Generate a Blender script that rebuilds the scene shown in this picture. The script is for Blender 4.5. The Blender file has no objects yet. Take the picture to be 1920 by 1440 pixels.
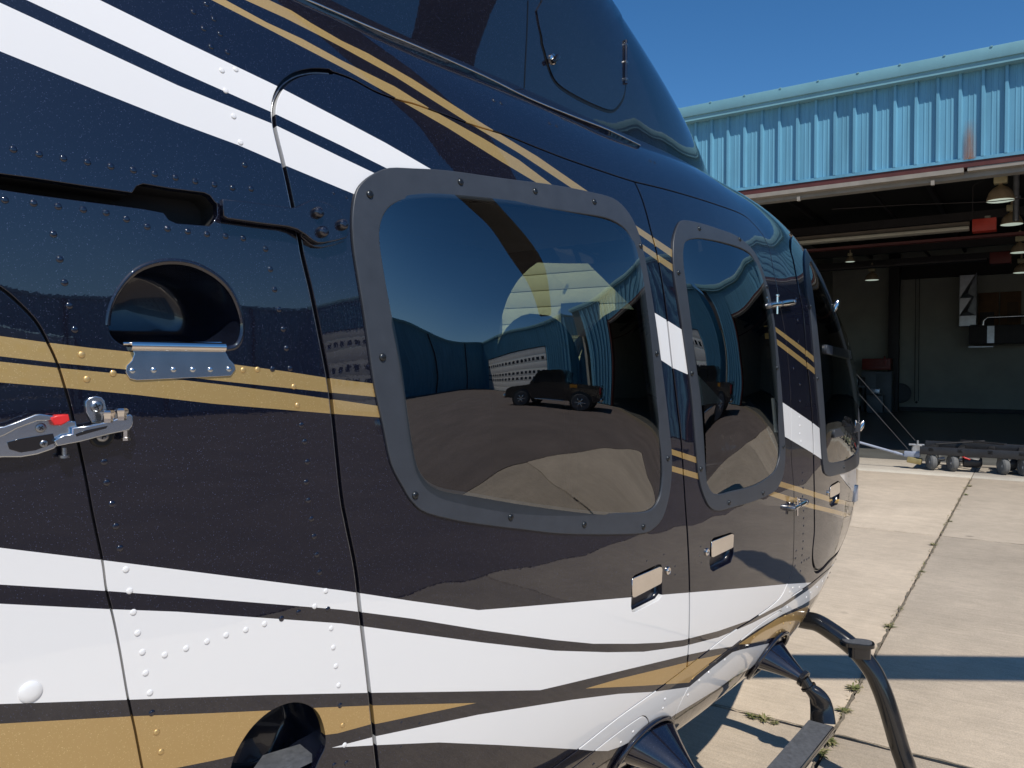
import bpy, bmesh, math, random
import numpy as np
from mathutils import Vector, Matrix
from mathutils.bvhtree import BVHTree
from mathutils.geometry import delaunay_2d_cdt
random.seed(7); RNG = np.random.default_rng(7)
SC = bpy.context.scene
COL = SC.collection

# ------------------------------------------------------------------ camera
# World frame = helicopter frame: X outward to the camera side, Y towards the nose, Z up, metres
YAW = math.radians(38.3)                  # camera looks this far left of the nose direction
CAM = Vector((1.62, 0.0, 1.55))
FPX = 1442.0                              # focal length in photo pixels (1920 wide)
PITCH = math.atan(30/FPX)
cd = bpy.data.cameras.new('camera'); co = bpy.data.objects.new('camera', cd); COL.objects.link(co)
cd.sensor_width = 36; cd.lens = FPX/1920*36; cd.clip_start = .02; cd.clip_end = 800
co.location = CAM
co.rotation_euler = (math.pi/2-PITCH, 0, YAW)
SC.camera = co
# ------------------------------------------------------------------ sky, sun, exposure
SUN_AZ = math.radians(121.7); SUN_EL = math.radians(51)     # azimuth clockwise from +Y (nose)
w = bpy.data.worlds.new('World'); SC.world = w; w.use_nodes = True
nt = w.node_tree; nt.nodes.clear()
sky = nt.nodes.new('ShaderNodeTexSky'); sky.sky_type = 'NISHITA'; sky.sun_disc = False
sky.sun_elevation = SUN_EL; sky.sun_rotation = SUN_AZ
sky.altitude = 1200; sky.air_density = 1.0; sky.dust_density = .15; sky.ozone_density = 3.0
hs = nt.nodes.new('ShaderNodeHueSaturation'); hs.inputs['Saturation'].default_value = 1.27
bg = nt.nodes.new('ShaderNodeBackground'); bg.inputs['Strength'].default_value = .121
wo = nt.nodes.new('ShaderNodeOutputWorld')
nt.links.new(sky.outputs[0], hs.inputs['Color']); nt.links.new(hs.outputs[0], bg.inputs['Color']); nt.links.new(bg.outputs[0], wo.inputs[0])
sl = bpy.data.lights.new('sun', 'SUN'); sl.energy = 4.6; sl.angle = math.radians(.55); sl.color = (1, .945, .86)
so = bpy.data.objects.new('sun', sl); COL.objects.link(so)
sd = Vector((math.sin(SUN_AZ)*math.cos(SUN_EL), math.cos(SUN_AZ)*math.cos(SUN_EL), math.sin(SUN_EL)))
so.rotation_euler = sd.to_track_quat('Z', 'Y').to_euler(); so.location = (10, -10, 20)
SC.view_settings.view_transform = 'Standard'; SC.view_settings.look = 'None'
SC.view_settings.exposure = 0.0; SC.view_settings.gamma = 1
SC.render.resolution_x = 1024; SC.render.resolution_y = 768

# camera basis for reading the photograph's pixels as rays
_f = Vector((-math.sin(YAW)*math.cos(PITCH), math.cos(YAW)*math.cos(PITCH), -math.sin(PITCH)))
_r = Vector((math.cos(YAW), math.sin(YAW), 0)); _u = _r.cross(_f)
def ray(px, py):
    return (_f + _r*((px-960)/FPX) + _u*((720-py)/FPX)).normalized()
def on_plane(px, py, n, d):
    n = Vector(n); r = ray(px, py); t = (d-n.dot(CAM))/n.dot(r); return CAM+r*t
def at_z(px, py, z): return on_plane(px, py, (0, 0, 1), z)
def at_y(px, py, y): return on_plane(px, py, (0, 1, 0), y)

# ------------------------------------------------------------------ materials
MATS = {}
def nd(t, typ, **kw):
    n = t.nodes.new(typ)
    for k, v in kw.items():
        if k in n.inputs: n.inputs[k].default_value = v
        else: setattr(n, k, v)
    return n
def base_mat(name, col, rough=.5, metal=0., coat=0., ior=1.5, noise=None, bump=None, spec=None, trans=0., coat_ior=1.5):
    """procedural principled material: colour varied by noise, fine relief by bump"""
    if name in MATS: return MATS[name]
    m = bpy.data.materials.new(name); m.use_nodes = True; t = m.node_tree; t.nodes.clear()
    o = nd(t, 'ShaderNodeOutputMaterial'); p = nd(t, 'ShaderNodeBsdfPrincipled')
    t.links.new(p.outputs[0], o.inputs[0])
    p.inputs['Base Color'].default_value = (*col, 1); p.inputs['Roughness'].default_value = rough
    p.inputs['Metallic'].default_value = metal; p.inputs['IOR'].default_value = ior
    p.inputs['Coat Weight'].default_value = coat; p.inputs['Coat Roughness'].default_value = .012; p.inputs['Coat IOR'].default_value = coat_ior
    p.inputs['Transmission Weight'].default_value = trans
    if spec is not None: p.inputs['Specular IOR Level'].default_value = spec
    tc = nd(t, 'ShaderNodeTexCoord')
    if noise:
        sc, amt = noise[0], noise[1]
        n = nd(t, 'ShaderNodeTexNoise', Scale=sc, Detail=6.0, Roughness=.6)
        t.links.new(tc.outputs['Object'], n.inputs['Vector'])
        mr = nd(t, 'ShaderNodeMapRange'); mr.inputs['From Min'].default_value = .25; mr.inputs['From Max'].default_value = .75
        mr.inputs['To Min'].default_value = 1-amt; mr.inputs['To Max'].default_value = 1+amt
        t.links.new(n.outputs['Fac'], mr.inputs['Value'])
        mx = nd(t, 'ShaderNodeMix', data_type='RGBA', blend_type='MULTIPLY'); mx.inputs[0].default_value = 1
        mx.inputs[6].default_value = (*col, 1); t.links.new(mr.outputs[0], mx.inputs[7]); t.links.new(mx.outputs[2], p.inputs['Base Color'])
        mr2 = nd(t, 'ShaderNodeMapRange'); mr2.inputs['To Min'].default_value = max(0, rough-.5*amt*rough); mr2.inputs['To Max'].default_value = min(1, rough*(1+.5*amt))
        t.links.new(n.outputs['Fac'], mr2.inputs['Value']); t.links.new(mr2.outputs[0], p.inputs['Roughness'])
    if bump:
        n = nd(t, 'ShaderNodeTexNoise', Scale=bump[0], Detail=4.0); b = nd(t, 'ShaderNodeBump', Strength=bump[1], Distance=bump[2])
        t.links.new(tc.outputs['Object'], n.inputs['Vector']); t.links.new(n.outputs['Fac'], b.inputs['Height']); t.links.new(b.outputs[0], p.inputs['Normal'])
    MATS[name] = m; return m

def paint_mat(name, col, flake, flake_amt, metal, rough):
    """aircraft paint: pigment with metallic flakes under a clear coat with slight orange peel"""
    m = base_mat(name, col, rough, metal, coat=1.0, coat_ior=1.76, spec=.12)
    t = m.node_tree; p = [n for n in t.nodes if n.type == 'BSDF_PRINCIPLED'][0]; tc = [n for n in t.nodes if n.type == 'TEX_COORD'][0]
    if flake_amt:
        v = nd(t, 'ShaderNodeTexVoronoi', Scale=1300.0); t.links.new(tc.outputs['Object'], v.inputs['Vector'])
        sx = nd(t, 'ShaderNodeSeparateColor'); t.links.new(v.outputs['Color'], sx.inputs[0])
        th = nd(t, 'ShaderNodeMapRange'); th.inputs['From Min'].default_value = 1-flake_amt; th.inputs['From Max'].default_value = 1
        t.links.new(sx.outputs[0], th.inputs['Value'])
        mx = nd(t, 'ShaderNodeMix', data_type='RGBA'); mx.inputs[6].default_value = (*col, 1); mx.inputs[7].default_value = (*flake, 1)
        t.links.new(th.outputs[0], mx.inputs[0]); t.links.new(mx.outputs[2], p.inputs['Base Color'])
    n = nd(t, 'ShaderNodeTexNoise', Scale=8.0, Detail=0.0); n2 = nd(t, 'ShaderNodeTexNoise', Scale=260.0, Detail=1.0)
    t.links.new(tc.outputs['Object'], n.inputs['Vector']); t.links.new(tc.outputs['Object'], n2.inputs['Vector'])
    n3 = nd(t, 'ShaderNodeTexNoise', Scale=40.0, Detail=0.0); t.links.new(tc.outputs['Object'], n3.inputs['Vector'])
    b0 = nd(t, 'ShaderNodeBump', Strength=.07, Distance=.0003); t.links.new(n3.outputs['Fac'], b0.inputs['Height'])
    b = nd(t, 'ShaderNodeBump', Strength=.6, Distance=.0016); b2 = nd(t, 'ShaderNodeBump', Strength=.05, Distance=.00012); t.links.new(b0.outputs[0], b.inputs['Normal'])
    t.links.new(n.outputs['Fac'], b.inputs['Height']); t.links.new(n2.outputs['Fac'], b2.inputs['Height'])
    t.links.new(b.outputs[0], b2.inputs['Normal']); t.links.new(b2.outputs[0], p.inputs['Coat Normal'])
    return m

NAVY = paint_mat('navy_paint', (.0030, .0036, .0105), (.05, .06, .11), .028, .08, .45)
GOLD = paint_mat('gold_paint', (.60, .405, .155), (.85, .66, .32), .05, .78, .50)
WHITE = paint_mat('white_paint', (.72, .72, .72), (1, 1, 1), 0, 0, .5)
RNAVY, RGOLD, RWHITE = paint_mat('navy_rivet_paint', (.0042, .0060, .0175), (1, 1, 1), 0, .3, .4), paint_mat('gold_rivet_paint', (.60, .405, .155), (1, 1, 1), 0, .78, .50), paint_mat('white_rivet_paint', (.72, .72, .72), (1, 1, 1), 0, 0, .5)
for m_ in (RNAVY, RGOLD, RWHITE): [n for n in m_.node_tree.nodes if n.type == 'BSDF_PRINCIPLED'][0].inputs['Coat Roughness'].default_value = .08
SEAMB = base_mat('seam_gasket', (.008, .008, .008), .35, noise=(40, .2))
FRAME = base_mat('window_frame_grey', (.034, .040, .051), .42, noise=(30, .12), bump=(500, .25, .0003))
BLACKM = base_mat('black_gloss', (.008, .008, .010), .12, coat=.6, noise=(8, .2))
INNER = base_mat('cabin_dark', (.012, .012, .013), .8, noise=(10, .3))
CHROME = base_mat('chrome', (.80, .76, .72), .13, 1.0, noise=(25, .05), bump=(40, .1, .0004))
ALU = base_mat('polished_aluminium', (.60, .64, .68), .22, 1.0, noise=(30, .08), bump=(60, .08, .0003))
STEEL = base_mat('steel_screw', (.32, .33, .35), .3, 1.0, noise=(200, .25))
DSTEEL = base_mat('dark_screw', (.05, .055, .06), .3, .8, noise=(200, .25))
REDP = base_mat('red_plastic', (.55, .02, .02), .4, noise=(60, .15))
GRIP = base_mat('grip_tread', (.075, .08, .09), .75, noise=(90, .35), bump=(700, .6, .0012))
RUBBER = base_mat('rubber', (.10, .10, .105), .85, noise=(30, .2), bump=(200, .3, .002))

# ------------------------------------------------------------------ object helpers
def link(o, parent=None):
    COL.objects.link(o)
    if parent is not None: o.parent = parent
    return o
def empty(name, loc=(0, 0, 0), rz=0, label=None, cat=None, group=None, parent=None):
    o = bpy.data.objects.new(name, None); o.empty_display_size = .1; o.location = loc; o.rotation_euler = (0, 0, rz)
    link(o, parent)
    if label: o['label'] = label
    if cat: o['category'] = cat
    if group: o['group'] = group
    return o
def tag(o, label=None, cat=None, group=None, kind=None):
    for k, v in (('label', label), ('category', cat), ('group', group), ('kind', kind)):
        if v: o[k] = v
    return o
def mesh_obj(name, verts, faces, mats, parent=None, normals=None, smooth=False, midx=None):
    me = bpy.data.meshes.new(name)
    me.from_pydata([tuple(v) for v in verts], [], [tuple(f) for f in faces])
    for m in (mats if isinstance(mats, (list, tuple)) else [mats]): me.materials.append(m)
    if midx is not None: me.polygons.foreach_set('material_index', np.asarray(midx, dtype=np.int32))
    if smooth or normals is not None: me.polygons.foreach_set('use_smooth', np.ones(len(me.polygons), dtype=bool))
    me.update()
    if normals is not None: me.normals_split_custom_set_from_vertices([tuple(n) for n in normals])
    return link(bpy.data.objects.new(name, me), parent)
def bm_obj(name, bm, mats, parent=None, smooth=False, angle=None):
    me = bpy.data.meshes.new(name); bm.normal_update(); bm.to_mesh(me); bm.free()
    for m in (mats if isinstance(mats, (list, tuple)) else [mats]): me.materials.append(m)
    if smooth:
        me.polygons.foreach_set('use_smooth', np.ones(len(me.polygons), dtype=bool))
        if angle: me.set_sharp_from_angle(angle=math.radians(angle))
    return link(bpy.data.objects.new(name, me), parent)
def box_bm(bm, c, s, rot=None, bev=0.0):
    r = bmesh.ops.create_cube(bm, size=1); vs = r['verts']
    M = Matrix.Translation(Vector(c)) @ (rot.to_4x4() if rot is not None else Matrix.Identity(4)) @ Matrix.Diagonal((*s, 1))
    bmesh.ops.transform(bm, matrix=M, verts=vs)
    if bev:
        es = list({e for v in vs for e in v.link_edges})
        bmesh.ops.bevel(bm, geom=es, offset=bev, segments=2, affect='EDGES', profile=.5)
    return vs
def box(name, c, s, mat, parent=None, rot=None, bev=0.0):
    bm = bmesh.new(); box_bm(bm, c, s, rot, bev); return bm_obj(name, bm, mat, parent, smooth=bev > 0, angle=40)
def tube(name, pts, rad, mat, parent=None, seg=16, flat=1.0, ref=(0, 0, 1), cap=True):
    """swept tube through points; rad number or list; flat squashes it along the binormal"""
    P = [Vector(p) for p in pts]; n = len(P); R = rad if isinstance(rad, (list, tuple)) else [rad]*n
    FL = flat if isinstance(flat, (list, tuple)) else [flat]*n
    verts = []; faces = []; u = None
    for i in range(n):
        t = (P[min(i+1, n-1)]-P[max(i-1, 0)]).normalized()
        if u is None:
            u = Vector(ref); u = (u-t*u.dot(t))
            if u.length < 1e-3: u = Vector((1, 0, 0))-t*t.x
        else: u = u-t*u.dot(t)
        u.normalize(); v = t.cross(u)
        for k in range(seg):
            a = 2*math.pi*k/seg; verts.append(P[i]+u*(R[i]*math.cos(a)*FL[i])+v*(R[i]*math.sin(a)))
    for i in range(n-1):
        for k in range(seg):
            a = i*seg+k; b = i*seg+(k+1) % seg; faces.append((a, b, b+seg, a+seg))
    if cap: faces.append(tuple(range(seg-1, -1, -1))); faces.append(tuple(range((n-1)*seg, n*seg)))
    o = mesh_obj(name, verts, faces, mat, parent, smooth=True); o.data.set_sharp_from_angle(angle=math.radians(50)); return o
def spline(pts, k=8):
    P = [Vector(p) for p in pts]; out = []
    for i in range(len(P)-1):
        p0 = P[max(i-1, 0)]; p1 = P[i]; p2 = P[i+1]; p3 = P[min(i+2, len(P)-1)]
        for j in range(k):
            t = j/k; out.append(.5*((2*p1)+(p2-p0)*t+(2*p0-5*p1+4*p2-p3)*t*t+(3*p1-p0-3*p2+p3)*t**3))
    out.append(P[-1]); return out
def lathe(name, prof, mat, parent=None, loc=(0, 0, 0), axis=(0, 0, 1), seg=20, sharp=40):
    """prof: list of (radius, height) along axis"""
    q = Vector(axis).normalized().to_track_quat('Z', 'Y'); verts = []; faces = []
    for r, h in prof:
        for k in range(seg):
            a = 2*math.pi*k/seg; verts.append(Vector(loc)+q @ Vector((r*math.cos(a), r*math.sin(a), h)))
    for i in range(len(prof)-1):
        for k in range(seg):
            a = i*seg+k; b = i*seg+(k+1) % seg; faces.append((a, b, b+seg, a+seg))
    if prof[0][0] > 1e-5: faces.append(tuple(range(seg-1, -1, -1)))
    if prof[-1][0] > 1e-5: faces.append(tuple(range((len(prof)-1)*seg, len(prof)*seg)))
    o = mesh_obj(name, verts, faces, mat, parent, smooth=True); o.data.set_sharp_from_angle(angle=math.radians(sharp)); return o

# ------------------------------------------------------------------ fuselage surface
Yk = np.array([-1.9, -.5, .3, .9, 1.5, 2.2, 2.8, 3.3, 3.8, 4.2, 4.5])
KA = np.array([.30, .55, .66, .73, .791, .832, .833, .766, .671, .486, .265])
KT = np.array([2.15, 2.42, 2.40, 2.30, 2.262, 2.240, 2.169, 1.947, 1.681, 1.418, 1.164])
KB = np.array([1.0, .55, .45, .42, .407, .408, .435, .524, .657, .816, .98])
KC = np.array([1.6, 1.37, 1.35, 1.35, 1.359, 1.363, 1.348, 1.307, 1.257, 1.196, 1.127])
NU, NDN = 3.667, 3.88
def _herm(x, yk):
    m = np.gradient(yk, Yk); i = np.clip(np.searchsorted(Yk, x)-1, 0, len(Yk)-2)
    h = Yk[i+1]-Yk[i]; t = (x-Yk[i])/h
    return (2*t**3-3*t*t+1)*yk[i]+(t**3-2*t*t+t)*h*m[i]+(-2*t**3+3*t*t)*yk[i+1]+(t**3-t*t)*h*m[i+1]
YN = 4.5; NOSE = .24
def S(Y, ph):
    """fuselage surface point for station Y and section angle ph (arrays)"""
    Y = np.asarray(Y, float); ph = np.asarray(ph, float)
    Yc = np.minimum(Y, YN); k = np.sqrt(np.clip(1-((Y-Yc)/NOSE)**2, 1e-4, 1))
    a = _herm(Yc, KA)*k; zc = _herm(Yc, KC); hu = (_herm(Yc, KT)-zc)*k; hd = (zc-_herm(Yc, KB))*k
    c = np.cos(ph); s = np.sin(ph); n = np.where(s > 0, NU, NDN)
    r = (np.abs(c)**n+np.abs(s)**n)**(-1/n)
    return np.stack([a*r*c, Y, zc+np.where(s > 0, hu, hd)*r*s], -1)
def SN(Y, ph):
    e = 1e-3; du = S(np.asarray(Y)+e, ph)-S(np.asarray(Y)-e, ph); dv = S(Y, np.asarray(ph)+e)-S(Y, np.asarray(ph)-e)
    n = np.cross(du, dv); return n/np.maximum(np.linalg.norm(n, axis=-1, keepdims=True), 1e-12)
KV = .9                                   # cdt plane: (Y, ph*KV), roughly metres
_Y, _P = np.meshgrid(np.linspace(-1.8, 4.7, 330), np.radians(np.linspace(-89.5, 89.5, 240)), indexing='ij')
_V = S(_Y, _P).reshape(-1, 3); _nP = 240; _nY = 330
_F = [(i*_nP+j, (i+1)*_nP+j, (i+1)*_nP+j+1, i*_nP+j+1) for i in range(_nY-1) for j in range(_nP-1)]
BVH = BVHTree.FromPolygons([Vector(v) for v in _V], _F)
MISS = []
def uv_of(p):
    Yc = min(p.y, YN); k = math.sqrt(max(1e-4, 1-((p.y-Yc)/NOSE)**2)) if p.y > YN else 1
    a = float(_herm(np.array(Yc), KA))*k; zc = float(_herm(np.array(Yc), KC))
    h = (float(_herm(np.array(Yc), KT))-zc if p.z > zc else zc-float(_herm(np.array(Yc), KB)))*k
    return (p.y, math.atan2((p.z-zc)/h, p.x/a)*KV)
def uv(px, py):
    """photo pixel -> (Y, section) coordinate on the fuselage"""
    for k in range(60):                   # a pixel just outside the outline slides back onto it
        loc, nrm, idx, d = BVH.ray_cast(CAM, ray(px, py))
        if loc is not None:
            if k: MISS.append((px, py, k))
            return uv_of(loc)
        px += (1250-px)*.004+(-1 if px > 1250 else 0)*.5; py += (760-py)*.004
    raise ValueError('missed fuselage', (px, py))
def UV(lst): return [uv(*p) for p in lst]
def s3(u, v, off=0.0):
    p = S(u, v/KV); n = SN(u, v/KV); return Vector(p+n*off), Vector(n)
def in_poly(pts, poly):
    pts = np.asarray(pts); poly = np.asarray(poly); x, y = pts[:, 0], pts[:, 1]; c = np.zeros(len(pts), bool)
    j = len(poly)-1
    for i in range(len(poly)):
        xi, yi = poly[i]; xj, yj = poly[j]
        m = ((yi > y) != (yj > y)) & (x < (xj-xi)*(y-yi)/((yj-yi) if yj != yi else 1e-12)+xi)
        c ^= m; j = i
    return c
def dist_poly(pts, line):
    pts = np.asarray(pts); d = np.full(len(pts), 9.)
    for a, b in zip(line[:-1], line[1:]):
        a = np.array(a); b = np.array(b); ab = b-a; t = np.clip(((pts-a)@ab)/max(ab@ab, 1e-12), 0, 1)
        d = np.minimum(d, np.linalg.norm(pts-(a+t[:, None]*ab), axis=1))
    return d
def smooth2(pts, k=4, closed=False):
    """Catmull-Rom through 2D points"""
    P = [np.array(p, float) for p in pts]; n = len(P); out = []
    for i in range(n if closed else n-1):
        g = (lambda q: P[q % n]) if closed else (lambda q: P[min(max(q, 0), n-1)])
        p0, p1, p2, p3 = g(i-1), g(i), g(i+1), g(i+2)
        for j in range(k):
            t = j/k; out.append(tuple(.5*(2*p1+(p2-p0)*t+(2*p0-5*p1+4*p2-p3)*t*t+(3*p1-p0-3*p2+p3)*t**3)))
    if not closed: out.append(tuple(P[-1]))
    return out
def offset_line(line, w):
    L = [np.array(p) for p in line]; a = []; b = []
    for i in range(len(L)):
        t = L[min(i+1, len(L)-1)]-L[max(i-1, 0)]; t = t/max(np.linalg.norm(t), 1e-9); n = np.array([-t[1], t[0]])
        a.append(tuple(L[i]+n*w)); b.append(tuple(L[i]-n*w))
    return a, b
def cdt(points, loops, lines):
    """constrained triangulation; loops closed, lines open"""
    V = [Vector(p) for p in points]; E = []
    for L in loops:
        s = len(V); V += [Vector(p) for p in L]; E += [(s+i, s+(i+1) % len(L)) for i in range(len(L))]
    for L in lines:
        s = len(V); V += [Vector(p) for p in L]; E += [(s+i, s+i+1) for i in range(len(L)-1)]
    vo, eo, fo, *_ = delaunay_2d_cdt(V, E, [], 0, 1e-6)
    return np.array([tuple(v) for v in vo]), [tuple(f) for f in fo]
def orient(vv, tris):
    out = []
    for t in tris:
        a, b, c = vv[t[0]], vv[t[1]], vv[t[2]]
        out.append(t if (b[0]-a[0])*(c[1]-a[1])-(b[1]-a[1])*(c[0]-a[0]) > 0 else (t[0], t[2], t[1]))
    return out
def build_patch(name, vv, tris, mats, midx, parent, off=0.0, rim=.01, bev=.0015, rim_mat=None, nrm=None):
    """surface patch on the fuselage with a rounded edge and a rim going inwards; normals follow the true surface"""
    tris = orient(vv, tris); used = sorted({i for t in tris for i in t}); mp = {o: k for k, o in enumerate(used)}
    U = vv[used]; base = S(U[:, 0], U[:, 1]/KV); N = SN(U[:, 0], U[:, 1]/KV)
    o = off(U) if callable(off) else np.full(len(U), off)
    P = base+N*o[:, None]
    if callable(off):                     # tilt normals by the gradient of the offset
        e = 1e-3
        du = (S(U[:, 0]+e, U[:, 1]/KV)+SN(U[:, 0]+e, U[:, 1]/KV)*off(U+[e, 0])[:, None])-P
        dv = (S(U[:, 0], (U[:, 1]+e)/KV)+SN(U[:, 0], (U[:, 1]+e)/KV)*off(U+[0, e])[:, None])-P
        M = np.cross(du, dv); M /= np.linalg.norm(M, axis=1, keepdims=True)
    else: M = N
    verts = list(P); norms = list(M); faces = [tuple(mp[i] for i in t) for t in tris]; mi = list(midx) if midx is not None else [0]*len(faces)
    if rim:
        ed = {}
        for fi, f in enumerate(faces):
            for a, b in ((f[0], f[1]), (f[1], f[2]), (f[2], f[0])):
                if (b, a) in ed: del ed[(b, a)]
                else: ed[(a, b)] = mi[fi]
        outd = {}
        for (a, b) in ed:
            e = P[b]-P[a]; d = np.cross(e, N[a]); d /= max(np.linalg.norm(d), 1e-12)
            for q in (a, b): outd[q] = outd.get(q, np.zeros(3))+d
        r1 = {}; r2 = {}; r3 = {}
        for q, d in outd.items():
            d = d/max(np.linalg.norm(d), 1e-9)
            r1[q] = len(verts); verts.append(P[q]-N[q]*bev*.35+d*bev*.7); nn = N[q]*.7+d*.7; norms.append(nn/np.linalg.norm(nn))
            r2[q] = len(verts); verts.append(P[q]-N[q]*bev+d*bev); norms.append(d)
            r3[q] = len(verts); verts.append(P[q]-N[q]*rim+d*bev); norms.append(d)
        for (a, b), m in ed.items():
            mm = m if rim_mat is None else rim_mat
            for A, B in ((None, r1), (r1, r2), (r2, r3)):
                a0 = a if A is None else A[a]; b0 = b if A is None else A[b]
                faces.append((a0, B[a], B[b], b0)); mi.append(m if A is None else mm)
    return mesh_obj(name, verts, faces, mats, parent, normals=norms, midx=mi)
def shape(name, px_poly, mat, parent, off=.004, rim=.004, bev=.001, step=.02, holes=(), is_uv=False, closed_smooth=0, offf=None):
    """a piece lying on the skin whose outline was read from the photograph"""
    outer = px_poly if is_uv else UV(px_poly)
    if closed_smooth: outer = smooth2(outer, closed_smooth, True)
    oo = np.array(outer); lo = oo.min(0); hi = oo.max(0)
    g = [(x, y) for x in np.arange(lo[0], hi[0], step) for y in np.arange(lo[1], hi[1], step)]
    if g:
        g = np.array(g); k = in_poly(g, oo) & (dist_poly(g, list(outer)+[outer[0]]) > step*.35); g = g[k]
    vv, tr = cdt(list(map(tuple, g)), [outer]+list(holes), [])
    c = np.array([(vv[a]+vv[b]+vv[d])/3 for a, b, d in tr]); keep = in_poly(c, oo)
    for h in holes: keep &= ~in_poly(c, h)
    tr = [t for t, k in zip(tr, keep) if k]
    return build_patch(name, vv, tr, [mat], None, parent, off=offf if offf else off, rim=rim, bev=bev)
# ================================================================== HELICOPTER
heli = empty('helicopter', (0, 0, 0), label='navy helicopter with gold and white stripes parked on its skids on the concrete apron', cat='helicopter')
# ---- outlines read off the photograph (photo pixels)
S1 = [(-60, 505), (0, 540), (33, 567), (67, 603), (90, 643), (107, 680), (120, 720), (133, 767), (147, 830), (160, 890), (173, 960), (192, 1050), (200, 1107), (213, 1160), (225, 1220), (240, 1307), (253, 1367), (267, 1440), (285, 1530)]
S2 = [(620, 134), (590, 133), (560, 139), (540, 150), (527, 163), (517, 183), (513, 205), (514, 230), (520, 260), (530, 300), (540, 345), (550, 393), (560, 440), (567, 480), (583, 547), (600, 630), (617, 720), (627, 807), (640, 930), (650, 985), (667, 1070), (677, 1160), (693, 1297), (703, 1393), (708, 1440), (716, 1530), (724, 1600)]
GUT = [(620, 134), (660, 148), (707, 173), (750, 188), (787, 198), (883, 233), (947, 253), (1007, 277), (1067, 300), (1140, 325), (1190, 341)]
GUT2 = [(1190, 341), (1240, 353), (1280, 364), (1347, 385), (1393, 403), (1413, 420), (1430, 440)]
S3 = [(1190, 341), (1203, 370), (1220, 430), (1230, 467), (1240, 520), (1250, 590), (1260, 680), (1270, 763), (1278, 833), (1285, 940), (1289, 1000), (1292, 1060), (1293, 1160), (1288, 1252)]
POST = [(1430, 440), (1442, 467), (1449, 500), (1457, 540), (1464, 580), (1472, 625), (1478, 680), (1482, 740), (1483, 800), (1484, 860), (1488, 907), (1489, 963), (1488, 1030), (1487, 1055), (1482, 1080), (1476, 1095), (1464, 1119), (1440, 1141), (1400, 1168)]
SILA = [(1400, 1168), (1363, 1192), (1290, 1250), (1237, 1290), (1160, 1345), (1080, 1408), (1000, 1466), (900, 1542), (790, 1622), (724, 1668)]
SILB = [(1466, 1148), (1459, 1147), (1423, 1172), (1377, 1210), (1348, 1232), (1303, 1267), (1290, 1290), (1275, 1320), (1262, 1352), (1250, 1382)]
PATCHL = [(1040, 1466), (1115, 1408), (1160, 1373), (1197, 1347), (1207, 1343), (1214, 1348), (1217, 1360), (1214, 1385), (1208, 1400)]
NOSEL = [(1484, 1118), (1512, 1100), (1545, 1074), (1567, 1053), (1584, 1031)]
S4 = [(1486, 437), (1482, 446), (1482, 467), (1487, 487), (1492, 513), (1498, 547), (1505, 583), (1510, 640), (1513, 682), (1518, 723), (1522, 773), (1525, 823), (1526, 880), (1527, 930), (1527, 963), (1527, 997), (1524, 1030), (1524, 1052), (1528, 1067), (1533, 1071), (1542, 1066), (1560, 1047), (1577, 1024), (1587, 1000), (1594, 975), (1600, 945)]
W1O = [(703, 327), (730, 318), (773, 319), (840, 323), (940, 337), (1040, 350), (1107, 363), (1147, 374), (1170, 393), (1187, 420), (1200, 457), (1211, 510), (1220, 560), (1229, 620), (1237, 680), (1246, 750), (1253, 813), (1257, 863), (1254, 913), (1247, 948), (1238, 972), (1222, 990), (1203, 998), (1150, 1000), (1057, 999), (973, 990), (873, 977), (800, 960), (773, 940), (755, 912), (733, 868), (718, 797), (703, 730), (693, 665), (683, 593), (671, 520), (662, 460), (660, 410), (666, 365), (680, 343)]
W1I = [(735, 381), (760, 373), (807, 369), (873, 373), (973, 383), (1073, 398), (1133, 408), (1163, 423), (1178, 441), (1187, 467), (1196, 515), (1203, 580), (1211, 650), (1221, 730), (1232, 800), (1240, 863), (1240, 905), (1233, 938), (1216, 958), (1180, 963), (1120, 961), (1050, 953), (960, 940), (880, 926), (830, 918), (806, 909), (790, 895), (777, 870), (768, 827), (760, 770), (750, 693), (737, 620), (723, 555), (712, 490), (707, 450), (709, 420), (719, 396)]
W2O = [(1270, 423), (1282, 415), (1313, 421), (1345, 431), (1377, 443), (1403, 463), (1417, 482), (1428, 510), (1440, 550), (1449, 600), (1455, 650), (1462, 720), (1467, 790), (1470, 845), (1467, 885), (1459, 908), (1447, 922), (1413, 938), (1370, 950), (1345, 956), (1330, 950), (1319, 930), (1310, 897), (1304, 840), (1297, 755), (1289, 690), (1279, 620), (1269, 555), (1262, 505), (1261, 455)]
W2I = [(1287, 450), (1313, 447), (1363, 457), (1397, 470), (1411, 486), (1421, 513), (1432, 560), (1440, 610), (1447, 680), (1454, 750), (1459, 810), (1461, 845), (1457, 868), (1447, 888), (1413, 911), (1370, 922), (1345, 928), (1331, 922), (1322, 897), (1317, 830), (1311, 747), (1302, 680), (1292, 600), (1283, 530), (1278, 490), (1279, 462)]
W3O = [(1509, 468), (1516, 473), (1524, 490), (1536, 515), (1552, 552), (1574, 615), (1589, 665), (1599, 710), (1607, 760), (1611, 800), (1613, 840), (1609, 868), (1597, 880), (1573, 888), (1556, 892), (1548, 889), (1543, 880), (1539, 840), (1536, 790), (1531, 735), (1527, 685), (1523, 635), (1518, 580), (1512, 545), (1508, 507), (1507, 480)]
W3I = [(1518, 490), (1524, 500), (1533, 520), (1547, 555), (1569, 615), (1584, 665), (1594, 710), (1602, 760), (1606, 800), (1608, 832), (1605, 848), (1592, 860), (1570, 867), (1556, 868), (1550, 862), (1547, 832), (1545, 790), (1541, 735), (1537, 685), (1532, 635), (1526, 580), (1521, 545), (1516, 515), (1515, 500)]
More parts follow.
